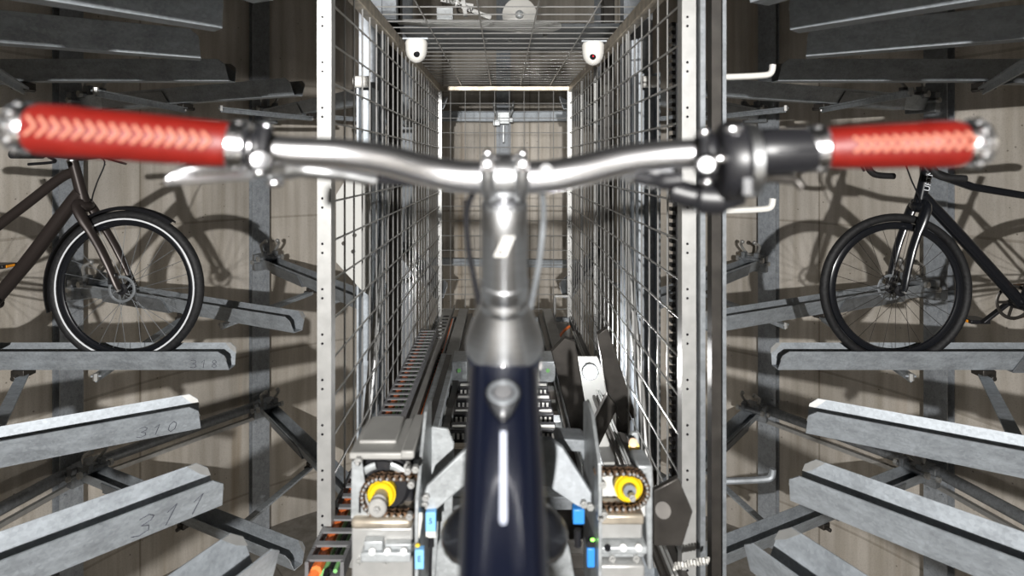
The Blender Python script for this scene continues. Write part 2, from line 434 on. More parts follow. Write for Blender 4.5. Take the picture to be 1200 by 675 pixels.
# brace struts between neighbouring troughs, and ring beams between columns
def on(lev, s, key, r, dz=-.03):
    o, loc, da = TPOS[(lev, s, key)]; return loc + V((math.cos(da)*r, math.sin(da)*r, dz))
CH = [106, 130, 153, 179, 207, 232]
for lev in ('main', 'upper', 'lower'):
    for s in 'LR':
        for i in range(len(CH)-1):
            if (lev, s, CH[i]) not in TPOS or (lev, s, CH[i+1]) not in TPOS: continue
            a = on(lev, s, CH[i], .95); b = on(lev, s, CH[i+1], .62, -.04)
            t = thing('brace_strut', 'galvanised brace strut %s on the %s, %s' % (LV[lev].replace('on the tier ', ''), side[s], ['between the two farthest troughs', 'just beyond the parked bicycle', 'in line with the bicycle front wheel', 'just nearer than the parked bicycle', 'between the two large near troughs'][i]), 'strut', a, 'struts between troughs')
            mb = MB(); mb.bar(a, b, .045, .008); mb.bar(a+V((0, 0, -.012)), b+V((0, 0, -.012)), .008, .03); mb.build('angle_bar', M['galv'], t)
            for q in (a, b): e = MB(); e.cyl(q+V((0, 0, -.018)), q+V((0, 0, .014)), .012, seg=6); e.build('bolt', M['bright'], t)
def colpt(a, z): t = math.radians(a); return V((math.cos(t)*(RW-.12), CY+math.sin(t)*(RW-.12), z))
for (a, b, z, wd, lab) in [(154, 130, LEVELS['lower']+.05, .07, 'dark lower ring tube left, between the two left columns'), (47, 26, LEVELS['lower']+.05, .07, 'dark lower ring tube right, between the two right columns'),
                       (26, 2, LEVELS['lower']+.05, .07, 'dark lower ring tube running off the right picture edge'), (178, 154, LEVELS['lower']+.05, .07, 'dark lower ring tube running off the left picture edge')]:
    p, q = colpt(a, z), colpt(b, z); t = thing('ring_tube', lab, 'beam', p, 'ring tubes')
    mb = MB(); mb.cyl(p, q, .04, seg=14); mb.build('tube', M['dull'], t); mb = MB(); mb.bar(p+V((0, 0, -.1)), q+V((0, 0, -.1)), .03, .03); mb.build('lower_rod', M['bright'], t)
for (a0, a1, z, ht, lab) in [(103, 91.5, .47, .10, 'galvanised angle on the back wall above the bars, left of the middle column'), (88.5, 74, .47, .10, 'galvanised angle on the back wall above the bars, right of the middle column'),
                         (103, 66, -1.02, .08, 'galvanised horizontal rail low across the back wall')]:
    p, q = colpt(a0, z), colpt(a1, z); mb = MB(); mb.bar(p, q, .02, ht); mb.bar(p+V((0, -.03, ht/2)), q+V((0, -.03, ht/2)), .06, .008)
    tag(mb.build('wall_rail', M['galv'], bevel=.003), lab, 'rail')
for s, sg in (('L', -1), ('R', 1)):
    p = colpt(90+sg*-40 if s == 'L' else 50, -1.05)
mb = MB()
for x in (-.09, .09): mb.tube([(x*.4, 5.9, .42), (x, 5.84, .52), (x*1.1, 5.84, .62)], .014, 8)
mb.box((0, 5.9, .45), (.12, .08, .12)); mb.box((-.07, 5.86, .40), (.07, .05, .06)); mb.box((.08, 5.87, .43), (.04, .05, .05)); mb.bar((0, 5.86, .38), (0, 5.86, .2), .03, .02)
tag(mb.build('wheel_clamp', M['plate'], bevel=.004), 'bright V-hooked wheel clamp on the back column behind the cage mesh', 'clamp')

# ------------------------------------------------------------------ the lift cage
CX0, CX1, CD0, CD1, CZ0, CZ1 = -.445, .46, 1.40, 3.92, -1.07, .50
cage = thing('lift_cage', 'open-fronted lift cage of welded wire mesh with bright perforated posts and brown top rails', 'cage', (0, 2.6, CZ0))
def post(x, d, wd=.034, dp=.03, z0=CZ0-.02, z1=CZ1):
    p = MB(); p.span((x-wd/2, d-.003, z0), (x+wd/2, d, z1)); p.span((x-wd/2, d, z0), (x-wd/2+.003, d+dp, z1)); p.span((x+wd/2-.003, d, z0), (x+wd/2, d+dp, z1))
    o = p.build('post', M['bright'], cage)
    h = MB(); z = z0+.1
    while z < z1-.06:
        for k in (0, .022): h.cyl((x-wd*.12, d-.0042, z+k), (x-wd*.12, d-.003, z+k), .0032, seg=8)
        z += .11
    h.build('perforations', M['lens'], o); return o
post(CX0+.01, CD0); post(CX1-.01, CD0); post(CX0+.01, CD1, .03); post(CX1-.01, CD1, .03)
# top and bottom rails
def rail(name, a, b, wd, ht, mat):
    r = MB(); r.bar(a, b, wd, ht); return r.build(name, mat, cage, bevel=.003)
for x in (CX0, CX1): rail('top_rail', (x, CD0, CZ1), (x, CD1, CZ1), .035, .045, M['railbrown'])
rail('top_rail', (CX0, CD1, CZ1), (CX1, CD1, CZ1), .035, .03, M['railbrown'])
for x in (CX0, CX1): rail('bottom_rail', (x, CD0, CZ0), (x, CD1, CZ0), .03, .045, M['dull'] if x < 0 else M['darksteel'])
rail('bottom_rail', (CX0, CD1, CZ0), (CX1, CD1, CZ0), .03, .03, M['dull'])
# mesh panels, 100 x 100 mm
def mesh_side(x, sgn):
    g = MB(); r = .0029
    n = int((CD1-CD0)/.1)
    for i in range(1, n+1):
        d = CD0+.07+i*.1-.07*1
        if d < CD1-.02: g.cyl((x, d, CZ0), (x, d, CZ1), r, seg=6)
    z = CZ0+.07
    while z < CZ1-.02:
        g.cyl((x-sgn*.006, CD0, z), (x-sgn*.006, CD1, z), r, seg=6); z += .1
    return g.build('mesh_panel', M['wire'], cage)
mesh_side(CX0+.004, -1); mesh_side(CX1-.004, 1)
g = MB(); r = .0028
x = CX0+.085
while x < CX1-.03: g.cyl((x, CD1-.005, CZ0), (x, CD1-.005, CZ1), r, seg=6); x += .1
z = CZ0+.07
while z < CZ1-.02: g.cyl((CX0, CD1, z), (CX1, CD1, z), r, seg=6); z += .1
g.build('mesh_panel', M['wire'], cage)
g = MB(); x = CX0+.16
while x < CX1-.03: g.cyl((x, CD0, CZ1+.02), (x, CD1, CZ1+.02), .0025, seg=6); x += .2
d = CD0+.05
while d < CD1: g.cyl((CX0, d, CZ1+.026), (CX1, d, CZ1+.026), .0025, seg=6); d += .1
g.build('roof_mesh', M['wire'], cage)
# bright double wires / stiffener tubes at some panel joints
for x in (CX0-.004, CX1+.004):
    for d in (2.15, 2.9, 3.4):
        s_ = MB(); s_.cyl((x, d, CZ0), (x, d, CZ1), .009 if d < 3 else .008, seg=8); s_.build('stiffener', M['bright'] if x > 0 or d > 2.5 else M['dull'], cage)
# hanging braces, leaning outward at the foot
for sg in (-1, 1):
    x = (CX0-.030) if sg < 0 else (CX1+.028)
    s_ = MB(); s_.cyl((x, 2.42, -.02), (x, 1.82, -1.28), .014, seg=10)
    s_.build('diagonal_tube', M['bright'], cage)
    j = MB(); j.cyl((x, 2.13, -.64), (x, 2.09, -.72), .020, seg=10); j.build('tube_clamp', M['bright'], cage)
# side hooks on the right front post and an outer dark track
tr = thing('guide_track', 'dark double guide rail standing beside the right front post of the cage', 'rail', (.505, 1.37, CZ0))
for xx, m_, nm in ((.478, 'dull', 'front_flange'), (.515, 'darksteel', 'dark_channel'), (.528, 'dull', 'rear_flange')):
    q = MB(); q.span((xx-.006 if nm != 'dark_channel' else xx-.016, 1.38, -1.25), (xx+.006 if nm != 'dark_channel' else xx+.010, 1.41, .52)); q.build(nm, M[m_], tr)
for zz in (.205, -.118, -.77):
    q = MB(); q.tube(smooth_path([(.53, 1.39, zz), (.62, 1.39, zz+.004), (.645, 1.39, zz+.01), (.65, 1.39, zz+.03)], 4), .0075, 8)
    q.build('hook_arm', M['white'] if zz > -.5 else M['dull'], tr)

# masts
for sg in (-1, 1):
    x = -.522 if sg < 0 else .548
    t = thing('lift_mast', 'pale blue-grey steel lift mast outside the %s mesh of the cage' % ('left' if sg < 0 else 'right'), 'mast', (x, 2.2, -2.6), 'masts beside the cage')
    q = MB(); wd = .05 if sg < 0 else .075
    for xx in (-wd/2, wd/2): q.span((x+xx-.004, 2.16, -2.6), (x+xx+.004, 2.28, .28 if sg < 0 else .34))
    q.span((x-wd/2, 2.22, -2.6), (x+wd/2, 2.23, .28 if sg < 0 else .34)); q.build('mast_profile', M['galv'], t)
    q = MB(); q.span((x-wd/2-.03, 2.30, -2.6), (x+wd/2+.01, 2.37, 1.6)); q.build('rear_profile', M['galv2'], t)
    q = MB(); q.cyl((x-sg*.0-.035, 2.15, .30), (x+.02, 2.15, .30), .022, seg=12); q.build('end_cap', M['white'], t)
# gusset plate on the left mast
q = MB(); y_ = 2.13
pl = [(-.575, y_, -.05), (-.535, y_, 0.0), (-.49, y_, .02), (-.49, y_, -.5), (-.53, y_, -.47), (-.62, y_, -.37), (-.62, y_, -.12)]
q.prism(pl, (0, .008, 0)); gp = tag(q.build('gusset_plate', M['panel'], bevel=.002), 'pale hexagonal gusset plate bolted on the left mast behind the mesh', 'plate')
for (xx, zz) in ((-.59, -.3), (-.555, -.33), (-.55, -.27)):
    q = MB(); q.cyl((xx, y_-.006, zz), (xx, y_, zz), .008, seg=6); q.build('bolt', M['darksteel'], gp)
# toothed rack on the right, dark columns
q = MB(); q.span((.555, 1.86, -1.9), (.575, 1.89, .45)); rk = tag(q.build('toothed_rack', M['black']), 'black toothed rack standing upright outside the right mesh', 'rack')
q = MB(); z = -1.9
while z < .45: q.span((.543, 1.86, z), (.556, 1.89, z+.012)); z += .026
q.build('teeth', M['black'], rk)
q = MB(); q.span((.45+.07, 3.0, -1.9), (.45+.13, 3.08, .9)); tag(q.build('dark_post', M['darksteel'], bevel=.004), 'dark steel post behind the right mesh, farther than the mast', 'post')
q = MB(); q.span((-.60, 2.95, -1.9), (-.53, 3.03, .9)); tag(q.build('dark_post', M['darksteel'], bevel=.004), 'dark steel post behind the left mesh, farther than the mast', 'post')

# dome cameras hanging from the cage roof corners
for sg, (px, py) in ((-1, (488, 50)), (1, (695, 53))):
    c = P(px, py, 2.32); t = thing('dome_camera', 'small white dome camera under the %s top rail of the cage%s' % (('left', '') if sg < 0 else ('right', ', with a reddish lens')), 'camera', c, 'dome cameras under the cage roof')
    q = MB(); q.lathe(c+V((0, 0, .01)), c+V((0, 0, -1)), [(0, .040), (.012, .045), (.022, .044), (.045, .043), (.065, .038), (.082, .026), (.09, .012), (.092, .002)], 28); q.build('housing', M['white'], t)
    lp = c+V((.006*-sg, -.035, -.052)); q = MB(); q.ball(lp, .013, (1, .6, 1)); lo = q.build('lens', M['lens'], t)
    q = MB(); q.ball(lp+V((0, -.007, 0)), .004); q.build('infrared_led', M['red'] if sg > 0 else M['lens'], lo)
    q = MB(); q.span((c.x-.05, c.y-.03, c.z+.008), (c.x+.05, c.y+.05, c.z+.014)); q.build('mounting_plate', M['dull'], t)

# equipment above the roof
q = MB(); bb = P(455, 42, 2.05); q.span((-.43, 2.38, .555), (.51, 2.86, .563)); q.span((-.43, 2.86, .555), (.51, 2.87, .60)); q.span((-.43, 2.37, .555), (.51, 2.38, .572))
cb = tag(q.build('cross_beam', M['dull'], bevel=.002), 'wide galvanised cross beam lying over the cage roof mesh', 'beam')
q = MB()
for xx, yy in ((-.24, 2.46), (-.08, 2.6), (.03, 2.6), (.18, 2.5)): q = MB(); q.cyl((xx, yy, .544), (xx, yy, .555), .010, seg=6); q.build('bolt', M['bright'], cb)
q = MB(); a_ = [(-.42, 1.98, .66), (.16, 1.98, .66), (.17, 1.98, .63), (.17, 1.98, .585), (.10, 1.98, .575), (-.42, 1.98, .60)]
q.prism([(-.43, 2.31, .575), (.20, 2.31, .570), (.23, 2.31, .558), (.235, 2.31, .545), (.20, 2.31, .533), (.08, 2.31, .531), (-.43, 2.31, .563)], (0, .05, 0))
br = tag(q.build('roof_bracket', M['panel'], bevel=.003), 'long pale bracket with a rounded end resting on the cross beam', 'bracket')
q = MB(); q.span((-.27, 2.33, .574), (-.205, 2.36, .625)); q.build('upright_tab', M['plate'], br)
t = thing('release_linkage', 'bright jumbled linkage of rods and springs on the roof bracket', 'mechanism', (-.12, 2.3, .63))
q = MB(); q.bar((-.19, 2.30, .63), (-.05, 2.30, .575), .012, .016); q.bar((-.16, 2.29, .64), (-.15, 2.29, .58), .03, .016); q.bar((-.25, 2.30, .645), (-.12, 2.30, .625), .012, .010); q.bar((-.20, 2.29, .66), (-.17, 2.29, .62), .012, .012); q.build('link_rod', M['bright'], t)
q = MB(); q.ring((-.165, 2.285, .605), (0, 1, 0), .018, .005, 20, 8); q.build('pivot_ring', M['darksteel'], t)
q = MB(); pts = [(-.25+.0022*i, 2.285+.008*math.cos(i), .655-.0009*i+.008*math.sin(i)) for i in range(60)]; q.tube(pts, .0025, 5); q.build('spring', M['bright'], t)
c = V((.065, 2.335, .598))
dl = thing('lamp_disc', 'white round disc with a small hub standing on the roof bracket', 'disc', c)
q = MB(); q.lathe(c+V((0, .0, .0)), c+V((0, 1, 0)), [(0, .062), (.004, .070), (.012, .070), (.014, .066)], 36); q.build('disc', M['white'], dl)
q = MB(); q.lathe(c+V((0, -.015, 0)), c+V((0, 1, 0)), [(0, .010), (.004, .016), (.015, .018)], 20); q.build('hub', M['plate'], dl)
cc = V((.01, 2.25, .72)); q = MB(); q.lathe(cc+V((0, 0, .06)), cc+V((0, 0, -1)), [(0, .045), (.03, .045), (.06, .035), (.085, .018), (.09, .004)], 28)
tag(q.build('ceiling_cone', M['greymetal']), 'grey cone-shaped housing above the white disc at the top picture edge', 'housing')
# pale post standing over the cage at left
q = MB(); q.span((-.455, 2.15, .53), (-.40, 2.19, 1.4)); tag(q.build('roof_post', M['galv2'], bevel=.003), 'blue-grey post rising above the cage roof at left', 'post')

# ------------------------------------------------------------------ platform inside the cage
q = MB(); q.span((-.43, 2.55, -1.15), (.44, 3.95, -1.10)); dk = tag(q.build('platform_deck', M['panel'], bevel=.003), 'pale steel deck plate at the far end of the lift platform', 'platform')
sl = thing('slide_carriage', 'long double-rail sliding carriage running back through the cage', 'carriage', (0, 2.5, -1.08))
for x in (-.262, .285):
    q = MB(); q.span((x-.03, 2.85, -1.0), (x+.03, 3.8, -.965)); q.build('rear_beam', M['greymetal'], sl, bevel=.003)
    q = MB(); q.span((x-.045, 1.75, -.99), (x+.03, 2.85, -.945)); b_ = q.build('front_beam', M['plate'], sl, bevel=.003)
    q = MB(); q.span((x-.018, 1.78, -.9449), (x+.008, 2.82, -.943)); q.build('dark_groove', M['darksteel'], b_)
    q = MB(); q.span((x+(.035 if x < 0 else -.06), 1.7, -1.03), (x+(.06 if x < 0 else -.035), 3.75, -.985)); q.build('guide_rail', M['darksteel'], sl)
for d, m_ in ((2.9, 'plate'), (2.55, 'darksteel'), (2.25, 'plate'), (1.98, 'darksteel'), (1.75, 'dull'), (1.5, 'darksteel')):
    q = MB(); q.span((-.24, d-.03, -1.04), (.26, d+.03, -1.0)); q.build('cross_member', M[m_], sl, bevel=.003)
for sg in (-1, 1):
    q = MB(); q.span((sg*.2-.035, 2.60, -.995), (sg*.2+.035, 2.75, -.90)); u = q.build('end_block', M['plate'], sl, bevel=.004)
    q = MB(); q.cyl((sg*.2, 2.595, -.94), (sg*.2, 2.60, -.94), .009, seg=12); q.build('green_eye', M['green'], u)
    for k in range(4):
        q = MB(); q.span((sg*.16-.03, 2.05+k*.13, -1.0), (sg*.16+.03, 2.12+k*.13, -.955)); u = q.build('terminal_box', M['black'], sl, bevel=.003)
        q = MB()
        for m in range(3): q.span((sg*.16-.022+m*.017, 2.046+k*.13, -.985), (sg*.16-.014+m*.017, 2.05+k*.13, -.965))
        q.span((sg*.16-.024, 2.07+k*.13, -.955), (sg*.16+.024, 2.085+k*.13, -.951))
        q.build('terminals', M['white'], u)
q = MB(); q.span((-.30, 1.1, -1.16), (.30, 2.2, -1.10)); q.build('dark_underframe', M['darksteel'], sl, bevel=.005)
# perforated cable tray on the left
t = thing('cable_tray', 'long perforated steel cable tray beside the left rail of the carriage', 'tray', (-.37, 2.9, -1.0))
q = MB(); q.span((-.405, 1.9, -1.0), (-.33, 3.9, -.995)); q.span((-.333, 1.9, -1.0), (-.33, 3.9, -.965)); q.build('tray_sheet', M['greymetal'], t)
for k in range(7):
    d = 3.25+k*.075; q = MB(); q.span((-.39, d, -.9949), (-.35, d+.03, -.994)); q.build('slot', M['lens'], t)
for k, xx in enumerate((-.318, -.312, -.306)):
    q = MB(); q.tube(smooth_path([(xx, 1.95, -.985), (xx-.004*k, 2.5, -.98), (xx+.003, 3.0, -.985), (xx, 3.6, -.98)], 5), .004, 6); tag(q.build('loose_cable', M[('orange', 'white', 'black')[k]]), ('thin orange', 'thin pale', 'thin black')[k]+' cable lying along the tray by the left carriage rail', 'cable')

# energy chain
def energy_chain(name, label, x, z, d0, d1, n, wd=.078):
    t = thing(name, label, 'cable chain', (x, d0, z), 'cable chains beside the left mesh')
    for k in range(n):
        d = d0+(d1-d0)*k/n; L_ = (d1-d0)/n
        q = MB()
        for s in (-1, 1): q.span((x+s*wd/2-.004, d, z-.02), (x+s*wd/2+.004, d+L_*.94, z+.018))
        q.span((x-wd/2, d+L_*.15, z+.014), (x+wd/2, d+L_*.46, z+.019)); q.span((x-wd/2, d+L_*.15, z-.022), (x+wd/2, d+L_*.55, z-.018))
        q.build('chain_link', M['rubber'] if name == 'return_chain' else M['greydark'], t)
    for (dx, m_, rr) in ((-.018, 'orange', .0125), (.001, 'green', .0055), (.012, 'black', .006), (.024, 'green', .005)):
        q = MB(); q.cyl((x+dx, d0, z-.002), (x+dx, d1, z-.002), rr, seg=8); q.build('inner_cable', M[m_], t)
M['greydark'] = pr('dark_grey_plastic', (.15, .15, .155), 0, .4)
energy_chain('cable_chain', 'dark ladder-like cable chain full of orange and green cables along the left mesh', -.395, -.90, 1.27, 3.05, 37)
energy_chain('return_chain', 'return run of the cable chain, darker, lying lower beside the first', -.325, -1.03, 1.9, 3.15, 26, .09)
q = MB(); q.tube(smooth_path([(-.415, 1.29, -.905), (-.42, 1.23, -.92), (-.40, 1.17, -.925), (-.34, 1.14, -.915), (-.26, 1.13, -.91)], 6), .012, 10)
tag(q.build('orange_hose', M['orange']), 'thick orange cable bending out of the cable chain end at the bottom', 'cable')
q = MB(); q.tube(smooth_path([(-.40, 1.28, -.91), (-.405, 1.22, -.95), (-.385, 1.16, -.97), (-.33, 1.12, -.99)], 6), .008, 8)
tag(q.build('green_hose', M['green']), 'green cable hanging under the orange one at the cable chain end', 'cable')
q = MB(); q.tube(smooth_path([(-.39, 1.27, -.90), (-.385, 1.22, -.92), (-.36, 1.17, -.915), (-.30, 1.15, -.90)], 6), .006, 8)
tag(q.build('black_hose', M['black']), 'black cable curving inside the orange one at the cable chain end', 'cable')

# right rear: cables, lamp, white panel, dark X frame
for k, (m_, pts) in enumerate([('orange', [(.30, 3.55, -1.09), (.33, 3.50, -1.07), (.38, 3.62, -1.06), (.42, 3.68, -1.05)]),
                               ('green', [(.25, 3.45, -1.09), (.33, 3.40, -1.08), (.38, 3.28, -1.085), (.42, 3.33, -1.08)]),
                               ('green', [(.28, 3.38, -1.092), (.36, 3.34, -1.085), (.40, 3.2, -1.09), (.43, 3.22, -1.09)])]):
    q = MB(); q.tube(smooth_path(pts, 5), .009 if k < 1 else .006, 8)
    tag(q.build('loose_wire', M[m_]), ['short orange cable on the pale deck by the right mesh', 'green cable curling over the pale deck by the right mesh', 'second green cable lying nearest on the pale deck'][k], 'cable')
q = MB(); q.cyl((.33, 3.7, -1.1), (.33, 3.7, -.86), .008, seg=8); q.bar((.33, 3.7, -.86), (.42, 3.7, -.86), .012, .012); q.ball((.33, 3.7, -1.04), .02)
tag(q.build('small_stand', M['bright']), 'thin upright rod with a cross arm on the deck by the right mesh', 'rod')
lc = P(692, 437, 1.93)
t = thing('work_lamp', 'small glaring white lamp low on the right of the lift platform', 'lamp', lc)
q = MB(); q.lathe(lc+V((0, .05, 0)), lc+V((0, -1, 0)), [(0, .012), (.01, .022), (.03, .028), (.045, .028)], 20); q.build('lamp_body', M['dull'], t)
q = MB(); q.lathe(lc+V((0, .005, 0)), lc+V((0, -1, 0)), [(0, .022), (.005, .018), (.009, .006)], 20); q.build('lamp_glass', M['glow'], t)
lamp('work_lamp_glow', 'POINT', lc+V((-.0, .28, -.06)), 8, .02)
q = MB(); q.prism([P(664, 418, 2.45), P(700, 418, 2.45), P(722, 470, 2.45), P(724, 552, 2.45), P(676, 552, 2.45)], (0, .01, 0))
tag(q.build('white_panel', M['panel'], bevel=.002), 'bright white panel behind the dark crossed arms at right', 'panel')
t = thing('scissor_frame', 'dark steel crossed arms in front of the white panel', 'frame', P(685, 520, 2.0))
for pl_, dd in [([(646, 412), (662, 396), (674, 400), (694, 522), (676, 530)], 2.02), ([(712, 462), (724, 478), (694, 540), (688, 566), (676, 560), (682, 522)], 2.06), ([(700, 392), (712, 384), (746, 488), (730, 500), (712, 466)], 2.1), ([(655, 556), (770, 552), (770, 570), (655, 574)], 2.0), ([(722, 480), (736, 486), (736, 560), (722, 560)], 2.12)]:
    q = MB(); q.prism([P(x_, y_, dd) for x_, y_ in pl_], (0, .03, 0)); q.build('arm', M['darksteel'], t, bevel=.003)
q = MB(); q.bar((.42, 1.3, -1.02), (.42, 3.3, -1.02), .05, .06); q.bar((.385, 1.35, -1.0), (.385, 3.2, -1.0), .012, .02)
tag(q.build('dark_side_beam', M['darksteel'], bevel=.004), 'dark oily beam along the foot of the right mesh', 'beam')
for k, xx in enumerate((.397, .407)):
    q = MB(); q.cyl((xx, 1.35, -.97), (xx, 3.3, -.97), .004, seg=6); tag(q.build('steel_rope', M['bright']), ('inner', 'outer')[k]+' thin bright rope running along the dark side beam at right', 'rope')
q = MB(); cpt = [P(790+1.0*i*.62, 664+3.5*math.cos(i*1.1)-i*.12, 1.30+.008*math.sin(i*1.1)) for i in range(66)]; q.tube(cpt, .003, 6)
tag(q.build('coiled_cable', M['white']), 'pale coiled cable near the foot of the right guide rail', 'cable')

# ------------------------------------------------------------------ wheel grippers at the front of the carriage
def roller_chain(c, r, xe, sg, parent, d):
    """chain wrapped round a sprocket at c, running to x = xe ; link plates in the x-z plane"""
    c = V(c); path = []; n = 14
    a0 = PI/2
    L_ = abs(xe-c.x); k = int(L_/.0105)
    top = [V((c.x+sg*L_*(1-i/k), d, c.z+r)) for i in range(k)]
    arc = [V((c.x-sg*r*math.sin(PI*i/n), d, c.z+r*math.cos(PI*i/n))) for i in range(n+1)]
    bot = [V((c.x+sg*L_*(i/k), d, c.z-r)) for i in range(1, k+1)]
    pts = top+arc+bot
    q = MB(); q2 = MB()
    for i in range(len(pts)-1):
        a, b = pts[i], pts[i+1]; off = .006 if i % 2 else .0045
        for s in (-1, 1):
            o = V((0, s*off, 0)); q.bar(a+o, b+o, .0018, .0085 if i % 2 else .0095, (0, 0, 1)) if abs((b-a).normalized().z) < .9 else q.bar(a+o, b+o, .0095, .0018, (0, -1, 0))
            q.cyl(a+o-V((0, .0009, 0)), a+o+V((0, .0009, 0)), .0058, seg=8)
        q2.cyl(a+V((0, -.0095, 0)), a+V((0, .0095, 0)), .0022, seg=8)
    cobj = q.build('drive_chain', M['chain'], parent); q2.build('chain_pins', M['bright'], cobj)
def bolt(parent, c, r=.006, ax=(0, -1, 0), name='bolt', mat='bright'):
    c = V(c); a = V(ax); q = MB(); q.cyl(c-a*.004, c+a*.005, r, seg=6); q.cyl(c+a*.005, c+a*.009, r*.55, seg=10); return q.build(name, M[mat], parent)

def gripper(sg):
    left = sg < 0
    lab = 'left wheel gripper with yellow sprocket, grey stepped cover and a blue block lettered E' if left else 'right wheel gripper with yellow sprocket, bare chain and a green indicator'
    D = 1.0
    cx, cy = (447, 580) if left else (737, 573)
    t = thing('wheel_gripper', lab, 'gripper', P(cx, 675, D), 'wheel grippers at the front of the carriage')
    c = P(cx, cy, .985); r = .0315 if left else .030
    plate_x = 488 if left else 698
    xe = P(plate_x, 0, 1.0).x
    roller_chain(c, r, xe, 1 if left else -1, t, .985)
    q = MB(); q.ring(c+V((0, .001, 0)), (0, 1, 0), .0165, (.0055, .006), 36, 10); q.cyl(c+V((0, .002, 0)), c+V((0, .012, 0)), .024, seg=24); sp = q.build('sprocket', M['yellow'], t)
    h = c+(V((-.001, -.018, -.006)) if left else V((0, -.010, 0)))
    q = MB(); q.lathe(c+V((0, .01, 0)), c+V((0, -1, 0)) , [(0, .012), (.03, .012)] if left else [(0, .011), (.018, .011)], 20)
    if left: q.lathe(h+V((0, .006, 0)), h+V((0, -1, 0)), [(0, .0155), (.016, .0155), (.018, .013)], 24)
    q.build('shaft_end', M['dull'] if not left else M['greymetal'], sp); bolt(sp, h+V((0, -.013, 0)), .006)
    if left:
        # stepped grey cover over a black motor
        q = MB()
        a = [P(410, 533, .99), P(436, 535, .99), P(440, 532, .99), P(466, 532, .99), P(468, 529, .99), P(484, 528, .99)]
        q.span((P(409, 0, .99).x, .99, -.512), (P(484, 0, .99).x, 1.125, -.500)); q.span((P(417, 0, 1).x, 1.02, -.500), (P(462, 0, 1).x, 1.12, -.493)); q.span((P(470, 0, .99).x, .985, -.508), (P(487, 0, 1).x, 1.13, -.494))
        q.build('stepped_cover', M['greymetal'], t, bevel=.003)
        q = MB(); q.span((P(412, 0, 1.02).x, 1.02, -.64), (P(484, 0, 1.02).x, 1.12, -.512)); q.build('motor_body', M['black'], t, bevel=.004)
        mc = P(449, 566, 1.01); q = MB(); q.lathe(mc+V((0, .02, 0)), mc+V((0, -1, 0)), [(0, .05), (.02, .05), (.025, .043), (.03, .043)], 32); mo = q.build('motor_flange', M['black'], t)
        q = MB(); q.ring(P(449, 580, .992), (0, 1, 0), .052, (.006, .002), 24, 8, -.95, -.25); q.ring(P(449, 580, .992), (0, 1, 0), .052, (.006, .002), 24, 8, .25, .95); q.build('grey_arc', M['plate'], mo)
        for p in ((420, 540), (478, 546)): bolt(t, P(*p, .985), .007)
        q = MB(); q.prism([P(412, 541, .98), P(424, 541, .98), P(430, 585, .98), P(436, 600, .98), P(440, 608, .98), P(411, 608, .98)], (0, .006, 0)); pl = q.build('front_plate', M['plate'], t, bevel=.001)
        q = MB(); q.prism([P(420.5, 583, .9795), P(423, 583, .9795), P(423, 601, .9795), P(420.5, 601, .9795)], (0, -.0005, 0)); q.build('slot', M['lens'], pl)
        x0, x1 = P(411, 0, .97).x, P(483, 0, .97).x
        q = MB(); q.span((x0, .968, P(0, 621, .97).z), (x1, 1.06, P(0, 608, .97).z)); q.build('rolled_lip', M['railbrown'], t, bevel=.007)
        q = MB(); q.span((x0, .975, -.80), (x1, 1.1, P(0, 621, .97).z)); q.build('lower_housing', M['bright'], t, bevel=.003)
        q = MB(); q.span((P(425, 0, .97).x, .955, P(0, 652, .97).z), (x1, .975, P(0, 641, .97).z)); q.span((P(428, 0, .97).x, .96, P(0, 641, .97).z), (P(450, 0, .97).x, .975, P(0, 630, .97).z)); q.span((P(452, 0, .97).x, .962, P(0, 641, .97).z), (x1, .975, P(0, 634, .97).z)); u = q.build('clamp_block', M['plate'], t, bevel=.002)
        for px in (436, 454, 473): q = MB(); q.cyl(P(px, 646.5, .954), P(px, 646.5, .958), .0055, seg=14); q.build('screw', M['bright'], u)
        for px in (421, 452): bolt(t, P(px, 658, .972), .006)
    else:
        q = MB(); q.prism([P(747, 546, 1.01), P(765, 546, 1.01), P(765, 668, 1.01), P(759, 668, 1.01), P(757, 600, 1.01), P(757, 556, 1.01), P(747, 556, 1.01)], (0, .06, 0)); q.build('front_plate', M['plate'], t, bevel=.003)
        q = MB(); q.prism([P(706, 548, 1.02), P(758, 548, 1.02), P(758, 605, 1.02), P(706, 605, 1.02)], (0, .01, 0)); q.build('back_plate', M['panel'], t)
        x0, x1 = P(703, 0, .97).x, P(755, 0, .97).x
        for z0, z1, m_, y0, nm in ((603, 615, 'railbrown', .968, 'rolled_lip'), (616, 637, 'bright', .98, 'upper_band'), (637, 647, 'plate', .962, 'drilled_bar'), (648, 659, 'plate', .98, 'lower_band'), (660, 680, 'bright', .965, 'lower_housing')):
            q = MB(); q.span((x0, y0, P(0, z1, .97).z), (x1+(.004 if m_ == 'plate' else 0), 1.05, P(0, z0, .97).z)); u = q.build(nm, M[m_], t, bevel=.004)
            if nm == 'drilled_bar':
                for px, m2 in ((712, 'lens'), (730.5, 'bright'), (748.5, 'white')): q = MB(); q.cyl(P(px, 642, .96), P(px, 642, .963), .0055, seg=16); q.build('plug', M[m2], u)
        for px in (717, 745): bolt(t, P(px, 653, .98), .006)
        q = MB(); q.prism([P(737, 512, 1.1), P(742, 507, 1.1), P(748, 507, 1.1), P(752, 545, 1.1), P(740, 545, 1.1)], (0, .01, 0)); q.build('small_bracket', M['plate'], t, bevel=.002)
        q = MB(); q.cyl(P(743, 524, 1.09), P(743, 524, 1.105), .010, seg=18); q.build('yellow_roller', M['yellow'], t); q = MB(); q.cyl(P(742, 519, 1.07), P(742, 519, 1.10), .008, seg=12); q.build('roller_axle', M['chain'], t)
        for p, rr in (((778, 598), .012), ((770, 620), .018)):
            pass
